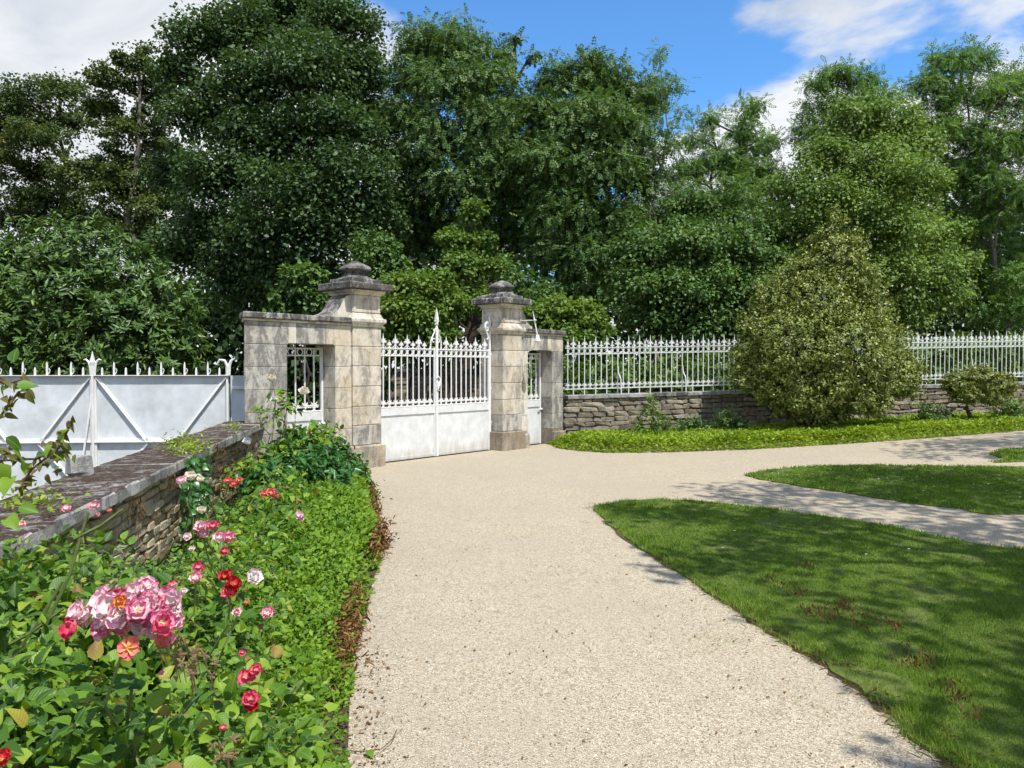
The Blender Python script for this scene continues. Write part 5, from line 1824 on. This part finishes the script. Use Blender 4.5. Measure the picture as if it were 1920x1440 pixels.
def flower(parent, p, rad, colr, axis, openness=1.0, layers=((6, 68), (5, 44), (4, 20)), alt=None, rr=random):
    """rose bloom: core with petals in layers around the axis"""
    axis = Vector(axis).normalized()
    o = obj('flower', CORE, None, parent)
    F = axis.to_track_quat('Z', 'Y').to_matrix()
    o.matrix_local = Matrix.Translation(Vector(p) - parent.location) @ F.to_4x4() @ Matrix.Diagonal((rad, rad, rad, 1))
    a0 = rr.uniform(0, 6)
    for li, (n, tilt) in enumerate(layers):
        for i in range(n):
            a = a0 + 2 * math.pi * i / n + li * .6 + rr.uniform(-.15, .15)
            tl = R(tilt * openness + rr.uniform(-9, 9))
            rad_d = Vector((math.cos(a), math.sin(a), 0))
            y = rad_d * math.sin(tl) + Vector((0, 0, 1)) * math.cos(tl)
            nrm = Vector((0, 0, 1)) * math.sin(tl) - rad_d * math.cos(tl)
            s = (1.0 - .13 * li) * rr.uniform(.88, 1.1)
            c = colr if not (alt and rr.random() < .4) else alt
            pe = obj('petal', petal_of(c, rr.randrange(4)), None, o)
            pe.matrix_local = Matrix.Translation(rad_d * .06) @ frame_from(y, nrm).to_4x4() @ Matrix.Diagonal((s, s, s, 1))
    return o


LEAFV = []
for k in range(10):
    tpl = T_ovate([.62, .7, .78, .9, .58][k % 5], .35, [.25, .12, .4, .2, .3][k % 5], [0, 0, .6, 1, 0][k % 5])
    me = np_mesh('leaf', tpl[0], tpl[1], np.full(len(tpl[1]), [.2, .5, .75, .85, .35, .6, .45, .8, .3, .15][k]), smooth=True, lc=tpl[0])
    me.materials.append(M['rose_leaf_near'])
    LEAFV.append(me)


def rose(label, base, blobs, nstuff, nparts, leaf=(.045, .075), stems=7, group='rose bushes along the garden wall', mat='rose_leaf_near', upn=1.0):
    t = thing('rose_bush', label, 'rose bush', base, 0, group)
    O_ = np.array(base)
    wgt = np.array([b[1][0] * b[1][1] for b in blobs]); wgt /= wgt.sum()

    def sample(n, shell):
        k = rng.choice(len(blobs), n, p=wgt)
        u = rand_unit(n)
        u[:, 2] = np.where(u[:, 2] < -.4, -u[:, 2], u[:, 2])
        r_ = rng.uniform(shell, 1.0, n)
        c = np.array([b[0] for b in blobs])[k]; e = np.array([b[1] for b in blobs])[k]
        p = c + u * r_[:, None] * e
        yd = unit(u * .7 + rand_unit(n) * .7 + np.array([0, 0, -.25]))
        nr = unit(np.array([.1, -.25, upn]) + u * .5 + rand_unit(n) * .5)
        return p, yd, nr
    p, yd, nr = sample(nstuff, .25)
    ok = p[:, 2] > .02
    p, yd, nr = p[ok], yd[ok], nr[ok]
    parts, lcs = [], []
    tps = (T_ovate(.55, .45, .3), T_ovate(.78, .3, .45, .8), T_ovate(.68, .6, .15), T_ovate(.45, .3, .6)) if base[1] < 5 else (T_hex(.6, .4, .2), T_hex(.5, .3, .35))
    for k, tp in enumerate(tps):
        s = slice(k, None, len(tps))
        parts.append(place(tp, p[s] - O_, yd[s], nr[s], rng.uniform(leaf[0] * .6, leaf[1], len(p[s]))))
        lcs.append(np.tile(tp[0], (len(p[s]), 1)))
    v, tr, va = join(parts)
    tag(obj('foliage', np_mesh('foliage', v, tr, va, lc=np.concatenate(lcs)), M[mat], t), kind='stuff')
    if nparts:
        p, yd, nr = sample(nparts * 3, .8)
        # the ones turned to the viewer, which show largest
        view = unit(np.array([0, 0, 1.6]) - p)
        sc_ = (view * nr).sum(1) * leaf[1] / np.linalg.norm(p - np.array([0, 0, 1.6]), axis=1) + rng.normal(0, .003, len(p))
        for i in np.argsort(-sc_)[:nparts]:
            o = obj('leaf', LEAFV[int(rng.integers(len(LEAFV)))], None, t)
            s = rng.uniform(leaf[0] * 1.05, leaf[1] * 1.25)
            o.matrix_local = Matrix.Translation(Vector(p[i] - O_)) @ frame_from(yd[i], nr[i]).to_4x4() @ Matrix.Diagonal((s, s, s, 1))
    mb = MB()
    for s in range(stems):
        b = blobs[s % len(blobs)]
        u = rand_unit(1)[0]; u[2] = abs(u[2])
        tip = np.array(b[0]) + u * np.array(b[1]) * .95 - O_
        limb(mb, (rng.uniform(-.12, .12), rng.uniform(-.12, .12), -.02), Vector(tip), .009, .0035, 4000 + s + int(base[1] * 100), .06, 6, 5, .08)
    mb.build('canes', M['twig'], t)
    t['_tips'] = 0
    return t


def stalk(parent, p, base):
    mb = MB()
    limb(mb, Vector(base) - parent.location, Vector(p) - parent.location, .0045, .003, int(abs(p[0]) * 1e4), .05, 5, 5, .06)
    mb.build('flower_stalk', M['twig'], parent)


AX = (.15, -.65, .75)
# nearest bush with the big pink truss
ra = rose('nearest rose bush, with one big pink and white truss of blooms', (-1.0, 1.75, 0),
          [((-.98, 1.72, .56), (.46, .46, .38)), ((-1.35, 1.85, .62), (.42, .46, .36)), ((-.72, 1.55, .42), (.30, .40, .36)), ((-1.05, 1.35, .5), (.5, .34, .36)), ((-.72, 2.05, .46), (.26, .42, .34)), ((-1.5, 1.5, .55), (.5, .5, .38))], 5600, 290, (.032, .06), 14)
rr = random.Random(5)
c0 = W(240, 1150, 1.64)
for i in range(28):
    a = i * 2.39996 + rr.uniform(-.35, .35)
    f_ = math.sqrt((i + .4) / 28)
    dx, dz = f_ * math.cos(a), f_ * math.sin(a)
    px, py = 246 + 98 * dx, 1150 + 40 * dz - 8 * (1 - dx * dx)
    Yq = 1.60 + .06 * f_ - .045 * (1 - f_) - .02 * dz
    colr = rr.choice(['pink', 'palepink', 'palepink', 'palepink', 'pink', 'palepink', 'deep' if rr.random() < .12 else 'pink'])
    flower(ra, W(px + rr.uniform(-5, 5), py + rr.uniform(-4, 4), Yq + rr.uniform(-.012, .012)), .031 * rr.uniform(.75, 1.12), colr, (.5 * dx + rr.uniform(-.3, .3), -.75, .55 - .5 * dz + rr.uniform(-.3, .3)), rr.uniform(.7, 1.15), ((6, 70), (5, 42)) if rr.random() < .75 else ((5, 60), (4, 30), (3, 12)), 'palepink', rr)
flower(ra, W(228, 1128, 1.55), .018, 'orange', (0, -.9, .5), .8, ((5, 55), (4, 25)), None, rr)
flower(ra, W(242, 1214, 1.57), .024, 'coral', (0, -.9, .3), 1.1, ((6, 74),), None, rr)
flower(ra, W(142, 1178, 1.62), .030, 'deep', (-.4, -.8, .3), .8, ((5, 60), (4, 30)), 'coral', rr)
flower(ra, W(310, 1196, 1.6), .022, 'coral', (.3, -.8, .2), .75, ((5, 66), (4, 35)), 'pink', rr)
flower(ra, W(305, 1165, 1.58), .028, 'deep', (.4, -.8, .3), .9, ((5, 66), (4, 35)), 'pink', rr)
stalk(ra, W(240, 1190, 1.68), (-1.0, 1.75, .1))
for (px, py, Yq, s, c) in ((462, 1272, 1.75, .020, 'deep'), (480, 1258, 1.75, .017, 'deep'), (470, 1312, 1.72, .021, 'deep'), (472, 1325, 1.72, .018, 'red'), (455, 1225, 1.8, .010, 'deep'), (418, 1365, 1.6, .009, 'deep'), (5, 1425, 1.35, .018, 'red'), (303, 1262, 1.62, .007, 'pink')):
    flower(ra, W(px, py, Yq), s, c, AX, .9, ((5, 66), (4, 34)), None, rr)
# spent flower heads
mb = MB()
for i in range(34):
    px, py = (rng.normal(345, 30), rng.normal(1225, 22)) if i < 24 else (rng.normal(412, 14), rng.normal(1415, 16))
    p = W(px, py, 1.66 + rng.normal(0, .02)) - Vector((-1.0, 1.75, 0))
    for k in range(5):
        a = 2 * math.pi * k / 5 + i
        d = Vector((math.cos(a), rng.uniform(-.4, .4), math.sin(a))) * rng.uniform(.010, .017)
        mb.tube([p, p + d * .6, p + d], [.0022, .0026, .0005], 4)
    mb.tube([p, p + Vector((0, .02, -.05))], .0012, 4)
tag(mb.build('spent_heads', M['sepal'], ra), kind='stuff')

rb = rose('rose bush against the low wall, with long pale canes and a few small pink blooms', (-1.75, 2.9, 0),
          [((-1.62, 2.75, .58), (.42, .5, .30)), ((-1.95, 3.25, .62), (.32, .5, .28)), ((-1.35, 3.0, .45), (.40, .5, .34)), ((-1.55, 2.35, .58), (.36, .4, .34)), ((-1.9, 2.6, .74), (.22, .45, .20))], 4600, 200, (.036, .064), 9)
for (px, py, Yq, s, c) in ((125, 955, 3.15, .022, 'pink'), (177, 950, 3.2, .026, 'pink'), (41, 985, 3.0, .022, 'coral'), (183, 965, 3.2, .012, 'deep'), (205, 958, 3.3, .012, 'coral'), (352, 1008, 3.0, .02, 'palepink'), (360, 1030, 3.0, .014, 'palepink')):
    flower(rb, W(px, py, Yq), s, c, AX, .9, ((5, 66), (4, 34)), 'palepink', rr)
for pts in ([(20, 1240), (70, 1170), (118, 1090)], [(5, 1215), (60, 1185), (120, 1140)], [(140, 1010), (190, 985), (230, 955)], [(80, 1185), (130, 1080), (165, 960)]):
    mb = MB(); mb.tube([W(x, y, 2.2) - rb.location for x, y in pts], [.0055, .005, .004], 5); mb.build('cane', M['twig'], rb)

rc = rose('rose bush with red and deep pink blooms between the big truss and the hedge', (-1.15, 2.75, 0),
          [((-1.1, 2.7, .42), (.32, .45, .26)), ((-1.25, 3.2, .46), (.30, .5, .26)), ((-1.4, 3.75, .5), (.3, .5, .26)), ((-.95, 2.3, .4), (.22, .3, .24))], 2300, 110, (.03, .052), 6)
for (px, py, Yq, s, c, al) in ((423, 1083, 2.45, .026, 'red', None), (440, 1098, 2.43, .030, 'red', None), (432, 1112, 2.42, .030, 'red', 'deep'), (378, 990, 3.0, .030, 'pink', 'palepink'), (400, 988, 3.0, .028, 'deep', 'pink'), (383, 1003, 3.0, .026, 'pink', 'palepink'), (412, 1010, 2.95, .030, 'palepink', 'pink'), (430, 1010, 2.95, .028, 'pink', None), (422, 1036, 2.9, .022, 'deep', 'coral'), (372, 1066, 2.6, .024, 'pink', 'deep'), (368, 1085, 2.55, .026, 'pink', 'palepink'), (325, 1097, 2.5, .018, 'palepink', 'deep'), (476, 1084, 2.4, .030, 'white', 'palepink'), (445, 1150, 2.2, .016, 'palepink', 'coral'), (502, 1152, 2.2, .022, 'pink', 'palepink'), (463, 1130, 2.25, .009, 'coral', None), (345, 1110, 2.4, .014, 'palepink', None)):
    flower(rc, W(px, py, Yq), s, c, AX if c != 'white' else (.2, -.3, .3), .85, ((6, 64), (5, 34)), al, rr)
    if rr.random() < .5:
        stalk(rc, W(px, py + 6, Yq + .02), (-1.15 + rr.uniform(-.2, .2), Yq + .1, .25))

rd = rose('rose bush with coral blooms half way along the low wall', (-2.05, 5.6, 0),
          [((-1.75, 5.3, .36), (.34, .7, .22)), ((-1.95, 6.3, .38), (.34, .7, .24)), ((-2.2, 7.3, .40), (.32, .7, .24)), ((-1.55, 4.6, .36), (.28, .6, .22)), ((-2.3, 6.2, .3), (.2, .5, .2))], 1900, 60, (.05, .085), 14)
for (px, py, Yq, s, c) in ((428, 903, 5.2, .034, 'coral'), (440, 910, 5.2, .040, 'coral'), (449, 902, 5.2, .030, 'coral'), (497, 928, 5.3, .036, 'coral'), (508, 926, 5.3, .042, 'coral'), (516, 931, 5.3, .034, 'coral'), (561, 968, 4.7, .032, 'palepink'), (565, 975, 4.7, .024, 'palepink'), (340, 903, 4.9, .040, 'palepink'), (358, 896, 5.0, .045, 'cream'), (376, 900, 5.2, .030, 'cream'), (378, 958, 4.4, .03, 'cream')):
    flower(rd, W(px, py, Yq), s, c, AX, .85, ((6, 64), (5, 34)), None, rr)
    if rr.random() < .6:
        stalk(rd, W(px, py + 5, Yq + .02), (-2.1 + rr.uniform(-.2, .2), Yq + .2, .2))

re_ = rose('tall rose bush with cream and white blooms before the left wing door', (-2.72, 9.1, 0),
           [((-2.7, 9.0, .50), (.36, .5, .26)), ((-2.5, 9.2, .66), (.36, .4, .26)), ((-2.3, 9.3, .72), (.28, .35, .22)), ((-2.82, 8.9, 1.0), (.15, .2, .26)), ((-2.62, 9.0, 1.15), (.18, .16, .2)), ((-2.85, 8.3, .4), (.26, .5, .22))], 1100, 40, (.06, .10), 18)
for (px, py, s, c) in ((510, 711, .062, 'cream'), (570, 736, .072, 'cream'), (513, 749, .045, 'white'), (463, 829, .062, 'white'), (614, 843, .062, 'white'), (607, 852, .04, 'white')):
    p = W(px, py, 9.0)
    flower(re_, p, s, c, (.25, -.75, .75), .8, ((6, 70), (5, 48), (5, 28), (4, 12)), None, rr)
    stalk(re_, p, (-2.7 + rr.uniform(-.15, .15), 9.1, .2))

# rose shoots rising over the coping at the left edge
rs = thing('rose_shoot', 'reddish young rose shoots reaching over the mossy coping at the left edge', 'rose shoot', (-1.78, 2.62, .3), 0)
lp, ly, ln_ = [], [], []
YS_ = 2.62
mbs = MB()
for pts in ([(40, 930), (42, 905), (60, 880), (110, 840), (128, 805), (136, 782)], [(-20, 865), (30, 862), (70, 860), (95, 848)], [(-20, 800), (10, 770), (35, 735), (62, 725)], [(-20, 700), (12, 720), (40, 712)], [(-20, 840), (0, 845), (20, 850)]):
    P3 = [W(x, y, YS_) - rs.location for x, y in pts]
    mbs.tube(P3, [.004] * (len(P3) - 1) + [.002], 5)
    for i in range(len(P3) - 1):
        for k in range(5):
            q = P3[i].lerp(P3[i + 1], rng.random())
            lp.append(q + Vector(rng.normal(0, .006, 3))); ly.append(rand_unit(1)[0] + np.array([.2, -.1, -.2])); ln_.append(rand_unit(1)[0] * .6 + np.array([0, -.5, .7]))
mbs.build('canes', M['brown_stem'], rs)
for k in range(40):
    px, py = (rng.normal(105, 20), rng.normal(830, 18)) if k < 18 else ((rng.normal(90, 16), rng.normal(870, 14)) if k < 30 else (rng.uniform(0, 50), rng.uniform(705, 770)))
    lp.append(W(px, py, YS_ + rng.normal(0, .03)) - rs.location); ly.append(rand_unit(1)[0] + np.array([.1, -.1, -.5])); ln_.append(rand_unit(1)[0] * .6 + np.array([0, -.5, .7]))
BR = np_mesh('leaf', T_ovate(.5, .35, .3)[0], T_ovate(.5, .35, .3)[1], np.full(len(T_ovate(.5)[1]), .6), smooth=True); BR.materials.append(leaf_mat('bronze_leaf', [(0, (.10, .045, .02)), (.5, (.16, .13, .04)), (1, (.16, .21, .045))], .45, .35, .3, patch=.5, pscale=9))
for q, y, n_ in zip(lp, ly, ln_):
    o = obj('leaf', BR if rng.random() < .75 else LEAFV[int(rng.integers(10))], None, rs)
    s = rng.uniform(.028, .05)
    o.matrix_local = Matrix.Translation(q) @ frame_from(y, n_).to_4x4() @ Matrix.Diagonal((s, s, s, 1))
# big green leaves at the left margin
for (px, py, s) in ((10, 820, .05), (25, 848, .06), (12, 870, .06), (20, 895, .055), (25, 680, .05), (30, 725, .05), (15, 970, .05), (35, 950, .05)):
    o = obj('leaf', LEAFV[int(rng.integers(10))], None, rs)
    o.matrix_local = Matrix.Translation(W(px, py, 2.5) - rs.location) @ frame_from(rand_unit(1)[0] + np.array([.4, 0, -.3]), (0, -.7, .7)).to_4x4() @ Matrix.Diagonal((s * 1.3, s * 1.3, s * 1.3, 1))

# dark leafy clump beyond the coral roses
YP = 8.7
bush('peony', 'dark green leafy clump at the foot of the left pier, beyond the coral roses', (-2.25, YP, 0), [((-2.35, 8.9, .46), .38, .9), ((-2.1, 8.5, .38), .36, .9), ((-2.25, 8.0, .40), .36, .9), ((-2.6, 9.5, .50), .42, .9), ((-2.2, 9.6, .40), .36, .9), ((-1.98, 9.2, .28), .30, .8), ((-2.4, 7.5, .42), .30, .9)],
     T_hex(.36, .25, .2), (.08, .14), 'dark_leaf', 520, 10, .7, cat='plant', stem_r=.01, stems=8, crad=(.06, .12), bark='twig')

# weeds on and over the coping
def wall_pt(px, py, z):
    r_ = ray(px, py); t = (z - CAM_H) / r_.z
    return np.array([r_.x * t, r_.y * t, z])
pos = np.array([wall_pt(rng.normal(350, 22), rng.normal(836, 9), .85) for _ in range(420)] + [wall_pt(rng.normal(437, 8), rng.normal(800, 4), .85) for _ in range(60)] + [wall_pt(rng.normal(60, 40), rng.normal(940, 12), .85) for _ in range(160)])
n = len(pos)
pos[:, 2] += rng.uniform(-.01, .045, n)
v, tr, va = place(T_hex(.6), pos, unit(rand_unit(n) + np.array([.2, -.2, .2])), unit(rand_unit(n) * .5 + np.array([0, 0, 1])), rng.uniform(.02, .045, n))
tag(obj('coping_weeds', np_mesh('coping_weeds', v, tr, va), M['cover']), 'yellow green creeping weed on the mossy coping of the low wall', 'weeds', kind='stuff')
# ivy and dry strands hanging down the wall face
def face_pts(px0, px1, py0, py1, n, off):
    res = []
    for _ in range(n):
        r_ = ray(rng.uniform(px0, px1), rng.uniform(py0, py1))
        A2 = WALL_A - WALL_LEFT * off
        k = (A2 @ WALL_LEFT) / (r_.x * WALL_LEFT[0] + r_.y * WALL_LEFT[1])
        res.append((r_.x * k, r_.y * k, CAM_H + r_.z * k))
    return np.array(res)
pos = np.concatenate([face_pts(350, 392, 855, 960, 240, .03), face_pts(335, 380, 900, 990, 90, .06)])
n = len(pos)
v, tr, va = place(T_ovate(.8, .2, .2), pos, unit(rand_unit(n) * .6 + np.array([.3, 0, -.6])), unit(rand_unit(n) * .5 + np.array([.8, -.4, .4])), rng.uniform(.035, .075, n))
iv = thing('ivy', 'dark green ivy hanging down the face of the low wall', 'ivy', (pos[:, 0].mean(), pos[:, 1].mean(), .3))
obj('foliage', np_mesh('foliage', v - np.array(iv.location), tr, va), M['dark_leaf'], iv)
mb = MB()
for k in range(4):
    a = Vector(face_pts(355, 390, 850, 860, 1, .02)[0]) - iv.location; b = Vector(face_pts(350, 385, 950, 970, 1, .03)[0]) - iv.location
    limb(mb, a, b, .004, .003, 77 + k, .05, 5, 4)
mb.build('stem', M['brown_stem'], iv)
pos = np.concatenate([face_pts(404, 424, 826, 880, 90, .02), face_pts(240, 275, 925, 965, 45, .02), face_pts(310, 330, 885, 915, 30, .02), face_pts(225, 330, 960, 1010, 40, .03)])
n = len(pos)
v, tr, va = place(T_hex(.07, .3, .3), pos, unit(rand_unit(n) * .6 + np.array([.1, 0, -1])), unit(rand_unit(n) * .5 + np.array([.8, -.4, .2])), rng.uniform(.03, .08, n))
tag(obj('dry_strands', np_mesh('dry_strands', v, tr, va), M['dry']), 'dry brown strands hanging over the edge of the low wall', 'dead foliage', kind='stuff')
# mixed small herbs filling the bed under the roses
poly = [tuple(p) for p in inner[::-1]] + [tuple(WALL_A + WALL_DIR * t_ - WALL_LEFT * .03) for t_ in (10, 7, 4, 1, .2)]
n = 9000
P = np.array(poly); lo, hi = P.min(0), P.max(0)
q = rng.uniform(lo, hi, (n * 4, 2)); q = q[in_poly(q, poly)][:n]; n = len(q)
hh = .12 + .12 * np.clip(lump(q, .9, 3.0) + .4, 0, 1.4)
pos = np.stack([q[:, 0], q[:, 1], rng.random(n) ** .6 * hh + .02], 1)
v, tr, va = place(T_hex(.6, .3, .2), pos, unit(rand_unit(n) * np.array([1, 1, .5]) + np.array([0, 0, .3])), unit(rand_unit(n) * .6 + np.array([.1, -.1, 1])), rng.uniform(.03, .06, n))
tag(obj('bed_herbs', np_mesh('bed_herbs', v, tr, va), M['rose_leaf']), 'low mixed herbs covering the soil under the roses', 'herbs', kind='stuff')
# bindweed runner on the gravel at the bottom
bw_ = thing('bindweed', 'thin bindweed runner with one leaf lying on the gravel by the hedge', 'bindweed', (*G(690, 1415), .0))
pts = [G(648, 1412), G(680, 1418), G(715, 1415), G(735, 1400), G(744, 1384)]
mb = MB(); mb.tube([Vector((p[0], p[1], .012 + .006 * i)) - bw_.location for i, p in enumerate(pts)], .0022, 5); mb.build('runner', M['brown_stem'], bw_)
o = obj('leaf', LEAFV[2], None, bw_); o.matrix_local = Matrix.Translation((0, -.01, .02)) @ frame_from((.5, -.7, .15), (0, 0, 1)).to_4x4() @ Matrix.Diagonal((.05, .05, .05, 1))
